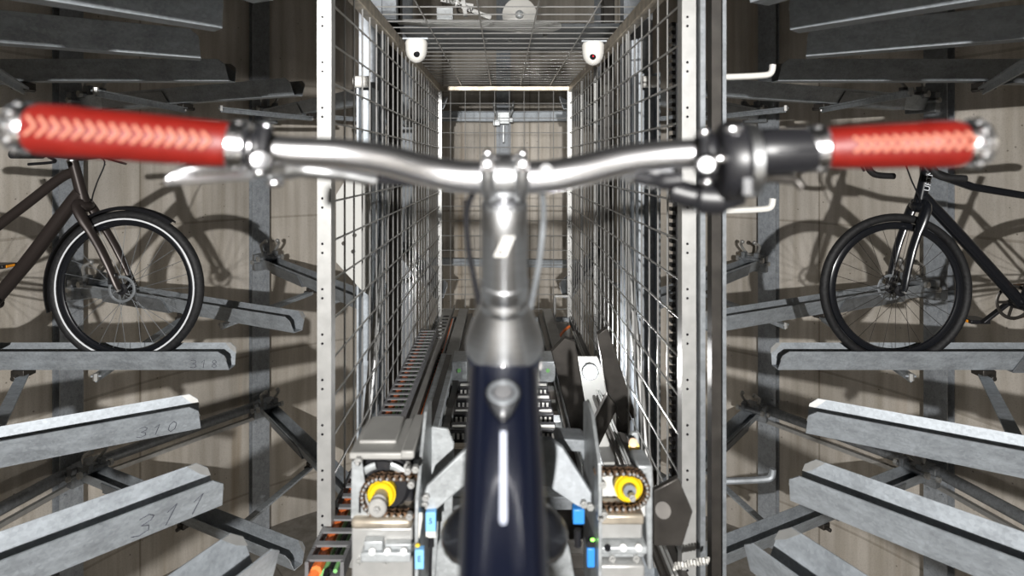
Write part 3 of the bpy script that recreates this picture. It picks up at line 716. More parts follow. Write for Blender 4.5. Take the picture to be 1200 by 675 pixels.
        q = MB(); q.prism([P(766, 575, 1.06), P(795, 560, 1.06), P(812, 600, 1.06), P(800, 640, 1.06), P(766, 640, 1.06)], (0, .012, 0)); u = q.build('outer_plate', M['darksteel'], t, bevel=.002)
        q = MB(); q.cyl(P(777, 598, 1.05), P(777, 598, 1.062), .014, seg=16); q.build('round_hub', M['darksteel'], u)
    # side plate edge-on, with arch
    q = MB()
    if left:
        q.prism([P(491, 498, 1.12), P(495, 496, 1.12), P(491, 520, .93), P(491, 690, .93), P(483, 690, .93), P(484, 560, .93)], (.0045, 0, 0)) if False else None
        xs = P(488, 0, .97).x
        q.prism([(xs, 1.13, -.47), (xs, 1.10, -.455), (xs, 1.06, -.46), (xs, .955, -.56), (xs, .95, -.60), (xs, .95, -.80), (xs, 1.13, -.80)], (.006, 0, 0))
    else:
        xs = P(699, 0, .97).x
        q.prism([(xs, 1.13, -.47), (xs, 1.09, -.45), (xs, 1.03, -.45), (xs, .955, -.50), (xs, .95, -.55), (xs, .95, -.80), (xs, 1.13, -.80)], (.006, 0, 0))
    sp_ = q.build('side_plate', M['plate'], t, bevel=.001)
    pts = [(478, 551), (482, 567), (480, 604), (487, 549)] if left else [(706, 567), (708, 602), (704, 606)]
    for p in pts: bolt(sp_, P(*p, .955), .006, name='plate_bolt')
    # inner bracket and arm reaching to the bicycle wheel
    if left:
        q = MB(); q.prism([P(497, 512, 1.13), P(506, 500, 1.13), P(525, 503, 1.13), P(532, 520, 1.13), P(528, 690, 1.13), P(497, 690, 1.13)], (0, .008, 0)); q.build('rear_bracket', M['plate'], t, bevel=.002)
        arm = [P(493, 590, 1.0), P(500, 570, 1.0), P(552, 520, 1.02), P(566, 522, 1.02), P(566, 551, 1.02), P(507, 602, 1.0), P(498, 604, 1.0)]
    else:
        q = MB(); q.prism([P(650, 520, 1.12), P(654, 514, 1.12), P(684, 516, 1.12), P(692, 524, 1.12), P(697, 545, 1.12), P(699, 690, 1.12), P(690, 690, 1.12), P(686, 545, 1.12), P(680, 530, 1.12), P(655, 528, 1.12)], (0, .05, 0)); q.build('arched_bracket', M['dull'], t, bevel=.002)
        arm = [P(620, 514, 1.03), P(645, 514, 1.03), P(660, 524, 1.03), P(694, 578, 1.0), P(694, 592, 1.0), P(686, 598, 1.0), P(676, 592, 1.0), P(620, 556, 1.03)]
    q = MB(); q.prism(arm, (0, .012, 0)); a_ = q.build('gripper_arm', M['plate' if left else 'dull'], t, bevel=.003)
    for p in ((498, 591), (499.5, 582)) if left else ((684, 590), (691.5, 593)): bolt(a_, P(*p, .998), .0065, name='arm_bolt')
    if not left:
        q = MB()
        for p in ((642, 527), (650, 535), (658, 543), (654, 530), (662, 539)): q.prism([P(p[0], p[1], 1.029), P(p[0]+6, p[1]+2, 1.029), P(p[0]+7, p[1]+4, 1.029), P(p[0]+1, p[1]+2, 1.029)], (0, -.0008, 0))
        q.build('slots', M['lens'], a_)
    # lower rounded cheek
    pts = [(508, 690), (512, 640), (520, 623), (532, 621), (545, 630), (545, 690)] if left else [(636, 690), (636, 628), (646, 618), (660, 622), (668, 645), (676, 690)]
    q = MB(); q.prism([P(x, y, 1.06) for x, y in pts], (0, .012, 0)); q.build('cheek_plate', M['plate'], t, bevel=.003)
    # blue sensors
    if left:
        q = MB(); q.span((P(490, 0, 1).x, .985, P(0, 603, .98).z), (P(494, 0, 1).x, 1.0, P(0, 568, .98).z)); q.build('blue_strip', M['blue'], t)
        q = MB(); bx = P(505.5, 608, 1.0); q.box(bx, (.018, .02, .034)); u = q.build('sensor_block', M['bluelab'], t, bevel=.002)
        q = MB(); q.box(bx+V((0, 0, -.021)), (.017, .018, .012)); q.build('clear_foot', M['white'], u)
        text_mesh('5', .014, M['ink'], 'block_letter', u, Matrix.Translation(bx+V((0, -.0105, .002))) @ Matrix.Rotation(PI/2, 4, 'X'))
        q = MB(); q.cyl(P(505.5, 624, 1.0), P(505.5, 640, 1.0), .005, seg=10); q.build('sensor_plug', M['black'], t)
        q = MB(); q.cyl(P(505.5, 640, 1.0), P(503, 690, 1.0), .0025, seg=8); q.build('sensor_cable', M['black'], t)
        bx = P(492, 653, .945); q = MB(); q.box(bx, (.0145, .012, .031)); u = q.build('lettered_block', M['bluelab'], t, bevel=.001)
        text_mesh('E', .0135, M['ink'], 'block_letter', u, Matrix.Translation(bx+V((0, -.0066, .001))) @ Matrix.Rotation(PI/2, 4, 'X'))
        q = MB(); q.ball(P(489.5, 639, .945), .0035, (1.2, 1, .9)); q.build('yellow_nub', M['yellow'], t)
        q = MB(); q.tube([P(493, 601, .96), P(493, 608, .955), P(491, 630, .95)], [.0035, .0035, .001], 8); q.build('white_nozzle', M['white'], t)
    else:
        q = MB(); q.box(P(677.5, 602, 1.0), (.02, .02, .026)); u = q.build('sensor_block', M['blue'], t, bevel=.002)
        q = MB(); q.cyl(P(677, 620, 1.0), P(677, 640, 1.0), .006, seg=10); q.build('sensor_plug', M['black'], t)
        q = MB(); q.box(P(692, 651, .98), (.0135, .014, .033)); u = q.build('indicator_block', M['blue'], t, bevel=.002)
        q = MB(); q.box(P(692, 635, .98), (.0135, .014, .010)); q.build('black_cap', M['black'], u); q = MB(); q.ball(P(694.5, 632.5, .972), .0028, (1.3, 1, .8)); q.build('indicator_light', M['led'], u)
gripper(-1); gripper(1)

# ------------------------------------------------------------------ parked bicycles
def bike(kind, label, loc, rotz):
    """local: +X forward, origin at the front hub's ground contact; built at the world origin then moved"""
    R = .352 if kind == 'city' else .345
    t = thing('bicycle', label, 'bicycle', (0, 0, 0))
    fm = M['umber'] if kind == 'city' else M['blackgloss']
    H = V((0, 0, R))
    def L(u, w_, v=0): return H+V((u, v, w_))
    if kind == 'city':
        ht, cr = L(-.245, .575), L(-.19, .37); BB = L(-.62, -.08); RH = L(-1.06, 0); sc = L(-.76, .34); st = L(-.84, .55)
    else:
        ht, cr = L(-.15, .575), L(-.105, .375); BB = L(-.575, -.07); RH = L(-1.01, 0); sc = L(-.74, .42); st = L(-.79, .57)
    def wheel(name, c, front):
        tw = .0215 if kind == 'city' else .0185
        q = MB(); q.ring(c, (0, 1, 0), R-tw, (tw, tw), 72, 12); wo = q.build(name, M['rubber'], t)
        if kind == 'city':
            for s in (-1, 1):
                q = MB(); q.ring(c+V((0, s*.0165, 0)), (0, 1, 0), R-.038, (.004, .0025), 72, 8); q.build('reflective_stripe', M['refl'], wo)
        q = MB(); q.ring(c, (0, 1, 0), R-.055, (.015 if kind == 'city' else .017, .011), 72, 10); q.build('rim', M['blackgloss'], wo)
        q = MB(); q.lathe(c+V((0, -.05, 0)), c+V((0, 1, 0)), [(0, .008), (.012, .012), (.014, .026), (.02, .027), (.028, .015), (.072, .015), (.08, .027), (.086, .026), (.088, .012), (.1, .008)], 20); q.build('hub', M['black'], wo)
        q = MB()
        for s in (-1, 1) if False else (-1,):
            q.ring(c+V((0, s*.034, 0)), (0, 1, 0), .055, (.006, .001), 48, 6)
            for k in range(6):
                a = k*PI/3; q.bar(c+V((math.cos(a)*.02, s*.034, math.sin(a)*.02)), c+V((math.cos(a+.5)*.052, s*.034, math.sin(a+.5)*.052)), .004, .0018, (0, 1, 0))
        q.build('brake_disc', M['dull'], wo)
        n = 28
        for k in range(n):
            a = 2*PI*k/n; s = -1 if k % 2 else 1; b = a+(.9 if (k//2) % 2 else -.9)*.9
            p0 = c+V((math.cos(b)*.026, s*.027, math.sin(b)*.026)); p1 = c+V((math.cos(a)*(R-.06), s*.003, math.sin(a)*(R-.06)))
            q = MB(); q.cyl(p0, p1, .0012, seg=4); q.build('spoke', M['dull'] if kind == 'city' else M['darksteel'], wo)
    wheel('front_wheel', H, True); wheel('rear_wheel', RH, False)
    # frame
    hd = (ht-cr).normalized()
    q = MB(); q.tube([cr+hd*.015, cr+hd*.06, ht], [.027, .024, .022], 16)
    if kind == 'city':
        q.tube(smooth_path([ht-hd*.05, L(-.30, .50), L(-.45, .385), L(-.60, .27), L(-.74, .16)], 5), .020, 14, flat=1.15)
        q.tube(smooth_path([cr+hd*.07, L(-.27, .36), L(-.45, .12), BB], 5), [.030]*6+[.031]*5+[.030]*5, 14)
        q.tube([BB, L(-.74, .19), sc], .019, 12)
    else:
        q.tube([ht-hd*.035, L(-.35, .465), sc+V((0, 0, -.02))], [.021, .018, .016], 14)
        q.tube(smooth_path([cr+hd*.055, L(-.30, .235), BB], 5), .027, 14); q.tube([BB, sc], .017, 12)
    for s in (-1, 1):
        q.tube(smooth_path([BB+V((-.03, s*.035, 0)), BB+V((-.2, s*.05, .03)), RH+V((0, s*.062, 0))], 4), .010, 8)
        q.tube([ (sc if kind != 'city' else L(-.74, .19))+V((0, s*.015, -.03)), RH+V((0, s*.062, 0))], [.009, .007], 8)
    q.cyl(BB+V((0, -.045, 0)), BB+V((0, .045, 0)), .026); q.build('frame', fm, t)
    # fork
    q = MB(); q.ball(cr+V((0, 0, .0)), .030, (1, 1.6, .9))
    for s in (-1, 1):
        e = H+V((0, s*.052, 0)); k = cr+V((0, s*.045, -.01))
        q.tube(smooth_path([cr+V((0, s*.02, .01)), k, k*.5+e*.5+V((.012, 0, .0)), e], 5), [.018]*5+[.019]*3+[.015]*4+[.013]*3+[.010], 12, flat=1.4)
    fo = q.build('fork', fm, t)
    q = MB(); q.cyl(H+V((0, -.064, 0)), H+V((0, .064, 0)), .007, seg=10); q.build('axle', M['bright'], fo)
    q = MB(); q.box(H+V((-.03, -.048, .05)), (.035, .022, .05)); q.build('brake_caliper', M['black'], fo, bevel=.004)
    # bars
    q = MB(); b0 = ht+hd*(.022 if kind == 'city' else .05)
    q.cyl(ht, b0, .017)
    bc = b0+V((.06 if kind != 'city' else .05, 0, .01 if kind != 'city' else -.004)); q.cyl(b0, bc, .016)
    if kind == 'city':
        q.tube(smooth_path([bc+V((-.05, -.31, .01)), bc+V((-.02, -.16, .01)), bc, bc+V((-.02, .16, .01)), bc+V((-.05, .31, .01))], 6), .012, 10)
    hb = q.build('handlebar', M['black'], t)
    for s in (-1, 1):
        g = MB()
        if kind == 'city':
            g.cyl(bc+V((-.03, s*.19, .01)), bc+V((-.05, s*.32, .01)), .017); g.build('handlebar_grip', M['rubber'], hb)
            g = MB(); g.tube(smooth_path([bc+V((-.02, s*.17, 0)), bc+V((.03, s*.2, -.02)), bc+V((.0, s*.30, -.03))], 4), .006, 6); g.build('brake_lever', M['black'], hb)
        else:
            g.tube(smooth_path([bc, bc+V((.01, s*.15, 0)), bc+V((.03, s*.20, .0)), bc+V((.085, s*.205, -.01)), bc+V((.10, s*.21, -.06)), bc+V((.06, s*.215, -.115)), bc+V((-.04, s*.22, -.125))], 6), .0155, 12); g.build('drop_bar', M['rubber'], hb)
            g = MB(); g.tube(smooth_path([bc+V((.06, s*.205, .0)), bc+V((.12, s*.205, .02)), bc+V((.14, s*.205, .05))], 4), [.018]*5+[.014]*4, 10)
            g.tube(smooth_path([bc+V((.13, s*.205, .01)), bc+V((.135, s*.21, -.05)), bc+V((.11, s*.215, -.10))], 4), .006, 6); g.build('brake_hood', M['black'], hb)
    g = MB(); g.tube(smooth_path([bc+V((.01, .05, .01)), bc+V((.08, .03, -.02)), bc+V((.05, .02, -.12)), cr+V((.01, .03, .02)), cr+V((0, .05, -.1))], 6), .0035, 6); g.build('brake_cable', M['black'], hb)
    # saddle
    q = MB(); q.cyl(sc, st, .0135); q.build('seatpost', M['black'], t)
    q = MB(); vs = []
    sect = [(.14, .018, .0), (.10, .020, .004), (.02, .028, .005), (-.06, .055, .008), (-.11, .068, .012), (-.13, .055, .010)]
    sd = MB()
    for i, (x, wd, z) in enumerate(sect):
        for k in range(12):
            a = 2*PI*k/12; sd.v.append(st+V((x, math.cos(a)*wd, z+.035+math.sin(a)*(.018 if math.sin(a) > 0 else .026))))
    sd.f += [[i*12+k, i*12+(k+1) % 12, (i+1)*12+(k+1) % 12, (i+1)*12+k] for i in range(5) for k in range(12)] + [list(range(12)), [60+k for k in range(12)]]
    sd.build('saddle', M['black'], t, ang=60)
    # cranks
    for s in (-1, 1):
        dv = V((.13, 0, -.10)) if s < 0 else V((-.13, 0, .10))
        if kind == 'city': dv = V((.05, 0, -.16))*(1 if s < 0 else -1)
        q = MB(); a = BB+V((0, s*.06, 0)); q.bar(a, a+dv, .014, .026, (0, 1, 0)); ck = q.build('crank', M['black'], t, bevel=.004)
        pc = a+dv+V((0, s*.05, 0)); g = MB(); g.box(pc, (.09, .085, .018)); pd = g.build('pedal', M['black'], ck, bevel=.003)
    for s in (-1, 1):
        dv = V((.13, 0, -.10)) if s < 0 else V((-.13, 0, .10))
        if kind == 'city': dv = V((.05, 0, -.16))*(1 if s < 0 else -1)
        pc = BB+dv+V((0, s*.11, 0)); g = MB(); g.box(pc+V((.046, 0, 0)), (.006, .045, .012)); g.build('pedal_reflector', M['amber'], t)
    q = MB(); q.ring(BB+V((0, -.045, 0)), (0, 1, 0), .075, (.008, .003), 40, 8)
    for k in range(5):
        a = k*2*PI/5; q.bar(BB+V((0, -.045, 0)), BB+V((math.cos(a)*.072, -.045, math.sin(a)*.072)), .012, .004, (0, 1, 0))
    q.build('chainring', M['darksteel'], t)
    q = MB(); q.bar(BB+V((0, -.045, .08)), RH+V((0, -.045, .035)), .004, .008); q.bar(BB+V((0, -.045, -.08)), RH+V((0, -.045, -.035)), .004, .008); q.build('chain', M['chain'], t)
    if kind == 'city':
        for c, a0, a1 in ((H, -.25, 1.9), (RH, -1.2, 1.9)):
            q = MB(); n = 24; vs = []; fs = []
            for i in range(n+1):
                a = PI/2 - .62 + (a0+.25) + (a1-a0+.35)*i/n; rad = V((math.cos(a), 0, math.sin(a)))
                for yy, rr in ((-.028, R+.004), (-.018, R+.016), (0, R+.020), (.018, R+.016), (.028, R+.004), (.026, R+.003), (.017, R+.013), (0, R+.017), (-.017, R+.013), (-.026, R+.003)): vs.append(c+rad*rr+V((0, yy, 0)))
            for i in range(n): 
                for k in range(10): fs.append([i*10+k, i*10+(k+1) % 10, (i+1)*10+(k+1) % 10, (i+1)*10+k])
            fs += [list(range(10)), [n*10+k for k in range(10)]]
            q.add(vs, fs); q.build('mudguard', M['black'], t)
        q = MB(); q.cyl(ht-hd*.002, ht+hd*.006, .024); q.build('headset_ring', M['alub'], t)
    else:
        # frame lettering up the side of the head tube that faces the camera (left side of this bicycle)
        mid = ht*.5+cr*.5+hd*.02
        ang = math.atan2(hd.z, -hd.x)
        xax = hd; yface = V((0, 1, 0)); yax = yface.cross(xax)
        Mt = Matrix((xax, yax, yface)).transposed().to_4x4(); Mt.translation = mid+V((-.003, .0235, 0))
        text_mesh('URTN', .036, M['refl'], 'frame_lettering', t, Mt, .0006)
    t.location = loc; t.rotation_euler = (0, 0, rotz)
    return t
o, lc_, da = TPOS[('main', 'L', 179)]
e = V((math.cos(da), math.sin(da), 0)); s_ = (-1.715-lc_.x)/e.x; p = lc_+e*s_
bike('city', 'brown-grey bicycle with mudguards and reflective tyre stripes, parked in the left trough', (p.x, p.y, Z1+.012), da+PI)
o, lc_, da = TPOS[('main', 'R', 179)]
e = V((math.cos(da), math.sin(da), 0)); s_ = (1.785-lc_.x)/e.x; p = lc_+e*s_
bike('gravel', 'black bicycle with drop handlebars and white head tube lettering, in the right trough', (p.x, p.y, Z1+.012), da+PI)

# ------------------------------------------------------------------ the bicycle in front of the camera
fb = thing('foreground_bicycle', 'dark navy bicycle with polished handlebar, red stitched grips and silver stem, filling the foreground', 'bicycle', (0, .35, -.99))
# handlebar
pts = [P(22, 150, .415), P(150, 160, .42), P(285, 171, .435), P(340, 177, .445), P(400, 180, .455), P(450, 187, .470), P(500, 200, .488), P(540, 207, .495), P(590, 208, .497),
       P(640, 207, .495), P(680, 200, .488), P(735, 187, .472), P(790, 181, .457), P(850, 179, .446), P(960, 175, .432), P(1050, 171, .42), P(1140, 168, .41)]
sp = smooth_path(pts, 6); n = len(sp)
rs = []
for q_ in sp:
    ax = abs(q_.x+.0); rs.append(.0112+.0028*max(0, min(1, (.16-ax)/.11)))
q = MB(); q.tube(sp, rs, 28); hb = q.build('handlebar', M['alu'], fb, ang=60)
def grip(sg):
    if sg < 0: a, b = P(30, 150, .413), P(272, 170, .432)
    else: a, b = P(1138, 168, .411), P(966, 173.5, .430)
    L_ = (b-a).length; d = (b-a)/L_
    q = MB(); s0 = .0188 if sg < 0 else .0170
    q.lathe(a, b, [(.004, s0*.86), (.010, s0), (.03, s0*1.02), (L_*.35, s0*.97), (L_*.55, s0*.97), (L_*.8, s0*.94), (L_-.006, s0*.93), (L_, s0*.86)], 36)
    g = q.build('grip', M['grip'], fb, ang=60)
    q = MB(); q.lathe(a-d*.010, b, [(0, .010), (.002, .0165*s0/.0188), (.012, s0*.96), (.016, s0*.9)], 32)
    for k in range(10):
        an = 2*PI*k/10; nx = d.cross(V((0, 0, 1))).normalized(); ny = d.cross(nx); q.ball(a-d*.002+(nx*math.cos(an)+ny*math.sin(an))*s0*.86, .0042, (1, 1, 1), 10, 8)
    q.build('end_cap', M['chrome'], g)
    q = MB(); q.lathe(b-d*.001, b+d, [(0, s0*.93), (.002, s0*1.02), (.0125, s0*.98), (.014, s0*.85)], 32)
    for k in range(8):
        an = 2*PI*(k+.5)/8; nx = d.cross(V((0, 0, 1))).normalized(); ny = d.cross(nx); q.ball(b+d*.006+(nx*math.cos(an)+ny*math.sin(an))*s0*.97, .0028, (1, 1, 1), 10, 8)
    q.build('inner_collar', M['chrome'], g)
    # chevron stitching along the side that faces the rider
    q = MB(); N = 16 if sg < 0 else 12
    up = V((0, -1, .10)).normalized(); up = (up-d*up.dot(d)).normalized(); sd = d.cross(up)
    for k in range(N):
        s_ = .012+(L_-.02)*k/N; 
        for s2 in (-1, 1):
            pp = []
            for j in range(4):
                ph = s2*.34*j/3; x = s_+(.0065 if sg < 0 else -.0065)*(1-j/3)
                f_ = s_/L_; rr = s0*(1.02-.05*min(1, max(0, (f_-.12)/.25)) if f_ < .55 else .97-.035*(f_-.55)/.4)+.0007
                pp.append(a+d*x+(up*math.cos(ph)+sd*math.sin(ph))*rr)
            q.tube(pp, .0014, 6)
    q.build('chevron_stitching', M['stitch'], g)
grip(-1); grip(1)
# stem clamp with two rounded lugs, bolts and saddle between
S = .490
q = MB()
for px in (571.5, 612):
    q.tube([P(px, 185, .478), P(px, 195, .474), P(px, 218, .480), P(px+(590-px)*.12, 232, .49)], [.0050, .0062, .0062, .0060], 16)
q.prism([P(575, 190, .488), P(583, 186.5, .488), P(600, 186.5, .488), P(608, 190, .488), P(612, 232, .494), P(570, 232, .494)], (0, .03, 0))
q.ring(P(590, 207, .497), (1, 0, 0), .0165, (.0035, .02), 32, 8)
st = q.build('stem_clamp', M['alub'], fb, bevel=.002, ang=50)
for px in (571.5, 612.5):
    q = MB(); q.lathe(P(px, 193, .476), P(px, 193, .40), [(0, .0058), (.006, .0062), (.009, .0052), (.010, .003)], 20); q.ball(P(px, 180, .482), .0042); q.build('clamp_bolt', M['chrome'], st)
q = MB(); q.ring(P(583, 186, .49), (0, 1, 0), .0001, .0001, 4, 4) if False else q.tube([P(573, 180, .485), P(581, 186, .487), P(590, 187, .487), P(600, 187, .487), P(611, 180, .485)], .0022, 10); q.build('saddle_ridge', M['chrome'], st)
# silver column, collar and flared cone (leaning like a head tube)
top, bot = P(591, 238, .502), P(591, 349, .535)
ax = (bot-top).normalized()
q = MB(); q.lathe(top-ax*.002, bot, [(0, .0175), (.003, .0203), (.030, .0203), (.055, .0206), ((bot-top).length, .0210)], 40); col_ = q.build('steerer_column', M['alub'], fb, ang=50)
q = MB(); q.lathe(top-ax*.0035, bot, [(0, .010), (.001, .0155), (.003, .0155)], 32); q.ball(top-ax*.004, .004); q.build('top_cap', M['chrome'], col_)
# small slanted mark on the column
fr = V((0, -1, 0)); c0 = P(590, 270, .494)
q = MB(); u = V((1, 0, 0)); 
def colsurf(px, py):
    # point on the front of the column
    k = (py-238)/(349-238); cen = top+(bot-top)*k; x = (px-590.5)/F*cen.y*.965
    return V((cen.x+x, cen.y-math.sqrt(max(0, .0222**2-x*x))-.0004, cen.z+.0012))
q.prism([colsurf(578, 296), colsurf(593, 296), colsurf(603, 273), colsurf(589, 273)], (0, -.0006, 0)); q.build('slanted_mark', M['white'], col_)
for k, (zz, r_) in enumerate(((0.46, .0206), (.62, .0210), (.80, .0208), (.98, .0212))):
    cpt = top+(bot-top)*zz if False else top+(bot-top)*(zz)
q = MB(); c1 = top+(bot-top)*.80; q.lathe(c1, bot+ax, [(0, .0205), (.002, .0222), (.012, .0222), (.014, .0212), (.018, .0212), (.020, .0224), (.028, .0224), (.030, .021)], 40); q.build('spacer_ring', M['alub'], col_)
c2 = bot+ax*.002; base = P(591, 402, .560)
q = MB(); Lc = (base-c2).length; q.lathe(c2, base, [(0, .0208), (.006, .0225), (Lc*.35, .0275), (Lc*.7, .034), (Lc*.95, .0375), (Lc, .0378), (Lc+.004, .036)], 44)
q.build('flared_head_cone', M['alub'], fb, ang=50)
# head tube
hb0 = base+ax*.002; hb1 = base+ax*.15
q = MB(); q.lathe(hb0, hb1, [(0, .0365), (.004, .0372), (.02, .036), (.06, .034), (.13, .033), (.15, .030)], 40); q.build('head_tube', M['navy'], fb, ang=50)
# top tube, from the head tube back towards the saddle
def tt(d, off=0.0):      # axis of the top tube
    return V((.0, d, -.212-.40*(.54-d)-.0))
sec = []
N = 26
for i in range(N+1):
    d = .575-.62*i/N; c = tt(d); hw = .0318 if d > .45 else .0318-.004*min(1, (.45-d)/.15); hw += .002*max(0, (d-.5)/.07)
    sec.append((c, hw))
q = MB(); K = 24
tdir = (tt(.3)-tt(.5)).normalized(); upn = V((0, -tdir.z, tdir.y)); upn = upn if upn.z > 0 else -upn
for c, hw in sec:
    for k in range(K):
        a = 2*PI*k/K; ca, sa = math.cos(a), math.sin(a)
        x = math.copysign(abs(ca)**.75, ca)*hw; z_ = math.copysign(abs(sa)**.8, sa)*.030
        q.v.append(c+V((x, 0, 0))+upn*z_)
q.f += [[i*K+k, i*K+(k+1) % K, (i+1)*K+(k+1) % K, (i+1)*K+k] for i in range(N) for k in range(K)] + [list(range(K)), [N*K+k for k in range(K)]]
ttube = q.build('top_tube', M['navy'], fb, ang=60)
def surf(px, py, lift=0.0):
    """point on the crown line of the top tube seen at image height py"""
    k = -(py-VY)/F; A = tt(0)+upn*.030; m = .40
    d = (A.z - m*A.y*1.0)/(k-m) if False else None
    # z = A.z + m*(d-A.y) = k*d
    d = (A.z-m*A.y)/(k-m); return V(((px-590.5)/F*d, d, k*d))+upn*lift
# teardrop control and light strip
q = MB(); ring = []
for k in range(28):
    a = 2*PI*k/28; ring.append(surf(590+(22*math.cos(a))*(1 if math.sin(a) < 0 else 1-.35*math.sin(a)), 464+(17 if math.sin(a) < 0 else 32)*math.sin(a), -.0005))
q.prism(ring, upn*.0035); pb = q.build('control_pod', M['blackgloss'], ttube, bevel=.001)
q = MB(); c_ = surf(590, 463, .0032); q.ring(c_, upn, .0115, (.0022, .0016), 32, 8); q.build('button_ring', M['dull'], pb)
q = MB(); q.lathe(c_, c_+upn, [(0, .008), (.001, .008), (.0014, .006)], 28); q.build('button_centre', M['greydark'], pb)
q = MB(); q.ball(surf(590, 488, .003), .0035, (1, 1, .5)); q.build('pod_screw', M['chrome'], pb)
q = MB(); q.ball(surf(590, 429, .0), .003); q.build('front_screw', M['chrome'], ttube)
q = MB(); L0 = [surf(587, 506, -.0008), surf(593.5, 506, -.0008), surf(594, 610, -.0008), surf(592.5, 614, -.0008), surf(588, 614, -.0008), surf(586.5, 610, -.0008)]
q.prism(L0, upn*.0014); q.build('light_strip', M['ledstrip'], ttube)
# down tube, seat tube, saddle stub behind
q = MB(); q.tube([hb1-ax*.05, V((0, .5, -.50)), V((0, .16, -.76))], [.032, .031, .030], 20); q.build('down_tube', M['navy'], fb)
q = MB(); q.tube([V((0, .16, -.76)), V((0, 0.0, -.42)), V((0, -.03, -.36))], [.020, .020, .016], 16); q.build('seat_tube', M['navy'], fb)
for sg in (-1, 1):
    q = MB(); q.tube([V((sg*.02, .14, -.76)), V((sg*.065, -.32, -.655))], [.010, .009], 10); q.build('chain_stay', M['navy'], fb)
# fork with broad crown
cw = hb1+ax*.095; fa = V((0, .945, -.655)); 
q = MB(); q.ball(cw, .045, (1.35, .8, .65), 24, 14)
for sg in (-1, 1):
    k = cw+V((sg*.046, .005, -.015)); e = fa+V((sg*.056, 0, 0))
    q.tube(smooth_path([cw+V((sg*.025, 0, .005)), k, k*.6+e*.4, e], 5), [.026]*5+[.026, .025, .024, .023, .022]+[.021, .020, .018, .015, .013]+[.011], 16)
q.build('fork', M['blackgloss'], fb)
q = MB(); R_ = .335; q.ring(fa, (1, 0, 0), R_-.022, (.022, .024), 64, 14); fw = q.build('front_wheel', M['rubber'], fb)
q = MB(); q.ring(fa, (1, 0, 0), R_-.055, (.014, .012), 64, 10); q.build('rim', M['blackgloss'], fw)
q = MB(); q.lathe(fa+V((-.05, 0, 0)), fa+V((1, 0, 0)), [(0, .01), (.01, .03), (.03, .02), (.07, .02), (.09, .03), (.1, .01)], 20); q.build('hub', M['black'], fw)
for k in range(24):
    a = 2*PI*k/24; q = MB(); q.cyl(fa+V((.03*(1 if k % 2 else -1), math.cos(a+.6)*.02, math.sin(a+.6)*.02)), fa+V((0, math.cos(a)*.275, math.sin(a)*.275)), .0012, seg=4); q.build('spoke', M['dull'], fw)
ra = V((0, -.33, -.655)); q = MB(); q.ring(ra, (1, 0, 0), R_-.022, (.022, .024), 48, 12); q.build('rear_wheel', M['rubber'], fb)
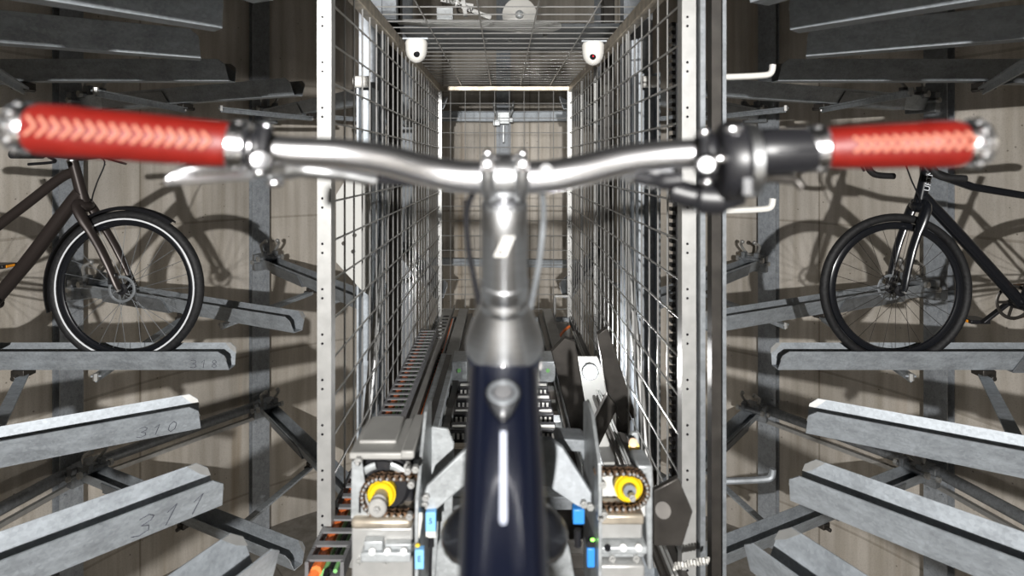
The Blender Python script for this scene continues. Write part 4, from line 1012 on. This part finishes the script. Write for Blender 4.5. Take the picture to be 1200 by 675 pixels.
# levers, clamps
def lever(sg):
    if sg < 0:
        c = P(308, 180, .438)
        q = MB(); q.ring(P(309, 174, .440), (1, 0, .02), .0145, (.0035, .0045), 32, 10); q.tube([P(312, 150, .428), P(308, 172, .421), P(307, 190, .423), P(306, 200, .43)], [.0045, .0035, .0075, .006], 14); cl = q.build('lever_clamp', M['black'], fb)
        q = MB(); q.lathe(P(306, 188, .424), P(306, 188, .3), [(0, .0078), (.010, .0078), (.013, .006), (.0135, .002)], 22); q.ball(P(305, 202, .424), .0048, (1, 1, .7)); q.ball(P(313, 148, .428), .0042); q.build('clamp_screw', M['chrome'], cl)
        q = MB(); q.tube(smooth_path([P(297, 200, .44), P(270, 195, .448), P(240, 196, .452), P(208, 203, .45), P(196, 212, .448)], 6), [.004]*18+[.0035]*6+[.003], 12)
        q.tube(smooth_path([P(297, 206, .44), P(260, 208, .445), P(225, 211, .447), P(196, 213, .448)], 6), .0032, 10); q.build('brake_lever', M['alu'], fb)
        q = MB(); q.tube(smooth_path([P(314, 198, .45), P(350, 198, .46), P(400, 204, .47), P(440, 212, .48)], 5), [.009]*5+[.007]*5+[.0055]*6, 14); mb_ = q.build('lever_body', M['alub'], fb)
        q = MB(); q.tube(smooth_path([P(425, 209, .478), P(470, 213, .49), P(520, 213, .51), P(548, 222, .53)], 5), .0035, 8); q.build('cable_sleeve', M['black'], mb_); q = MB(); q.ball(P(322, 214, .45), .006, (1.2, 1, .7)); q.build('barrel_nut', M['chrome'], mb_)
    else:
        q = MB(); q.ring(P(826, 180, .447), (1, 0, -.02), .0150, (.004, .0055), 32, 10); q.tube([P(825, 154, .432), P(826, 172, .425), P(828, 196, .425), P(828, 212, .43)], [.005, .0035, .0085, .006], 14); cl = q.build('lever_clamp', M['black'], fb)
        q = MB(); q.lathe(P(828, 193, .427), P(828, 193, .3), [(0, .008), (.012, .008), (.015, .005)], 22); q.ball(P(828, 213, .425), .0048, (1, 1, .6)); q.ball(P(825, 155, .426), .0042); q.build('clamp_screw', M['chrome'], cl)
        a = P(838, 180, .442); b = P(960, 175, .43); d = (b-a).normalized()
        q = MB(); off = V((0, 0, -.006)); q.lathe(a+off, b+off, [(0, .018), (.003, .027), (.008, .0305), (.018, .0305), (.021, .028)], 36); sh = q.build('shifter_drum', M['black'], fb)
        q = MB(); q.lathe(a+off+d*.0205, b+off, [(0, .024), (.001, .029), (.0085, .028), (.010, .020)], 36); q.build('silver_ring', M['alub'], sh)
        q = MB(); q.box(a+V((.012, -.029, -.024)), (.006, .004, .012)); q.ball(a+V((.0055, -.022, .0175)), .0055, (1.3, .8, .8)); q.ball(a+V((-.006, -.028, -.004)), .0045, (1.3, .8, .8)); q.build('shifter_marks', M['chrome'], sh)
        q = MB(); a2 = P(890, 178, .437); L_ = (P(958, 175, .43)-a2).length; q.lathe(a2, b, [(0, .017), (.004, .0178), (.02, .0172), (L_*.6, .0165), (L_-.004, .0160), (L_, .015)], 32)
        for k in range(12):
            an = 2*PI*k/12; nx = d.cross(V((0, 0, 1))).normalized(); ny = d.cross(nx); q.tube([a2+d*.008+(nx*math.cos(an)+ny*math.sin(an))*.0168, a2+d*(L_-.006)+(nx*math.cos(an)+ny*math.sin(an))*.0155], .0012, 6)
        q.build('shifter_grip', M['black'], sh)
        q = MB(); q.tube(smooth_path([P(868, 225, .452), P(845, 232, .455), P(815, 230, .46), P(785, 222, .465)], 5), [.010]*5+[.013]*5+[.010]*5+[.007], 16); q.tube(smooth_path([P(800, 210, .455), P(775, 212, .46), P(745, 208, .468)], 5), [.007]*6+[.005]*5, 12); body = q.build('lever_body', M['black'], fb)
        q = MB(); q.tube(smooth_path([P(790, 205, .462), P(760, 206, .47), P(735, 212, .48)], 5), [.0055]*6+[.004]*5, 10); q.tube(smooth_path([P(795, 222, .462), P(760, 216, .472), P(725, 205, .484)], 5), .0025, 8); q.build('cable_adjuster', M['alub'], body)
        q = MB(); q.tube(smooth_path([P(868, 213, .452), P(900, 208, .455), P(930, 211, .455), P(940, 221, .453)], 6), [.0055]*6+[.0045]*6+[.0035]*6+[.0025], 12); q.build('brake_lever', M['darksteel'], fb)
lever(-1); lever(1)
# hoses dropping beside the column
for pts_, nm, m_ in (([(556, 222, .52), (547, 250, .53), (550, 300, .54), (560, 345, .55), (567, 385, .56)], 'brake_hose', 'black'),
                 ([(634, 215, .51), (637, 250, .53), (633, 300, .54), (625, 345, .55), (617, 380, .56)], 'brake_hose', 'dull'),
                 ([(545, 235, .53), (549, 290, .545), (556, 330, .55), (562, 370, .56)], 'gear_cable', 'darksteel')):
    q = MB(); q.tube(smooth_path([P(*a) for a in pts_], 6), .0027, 8); q.build(nm, M[m_], fb)
q = MB(); q.cyl(P(640, 200, .475), P(640, 200, .487), .0055, seg=20); q.build('cable_stop', M['black'], fb)
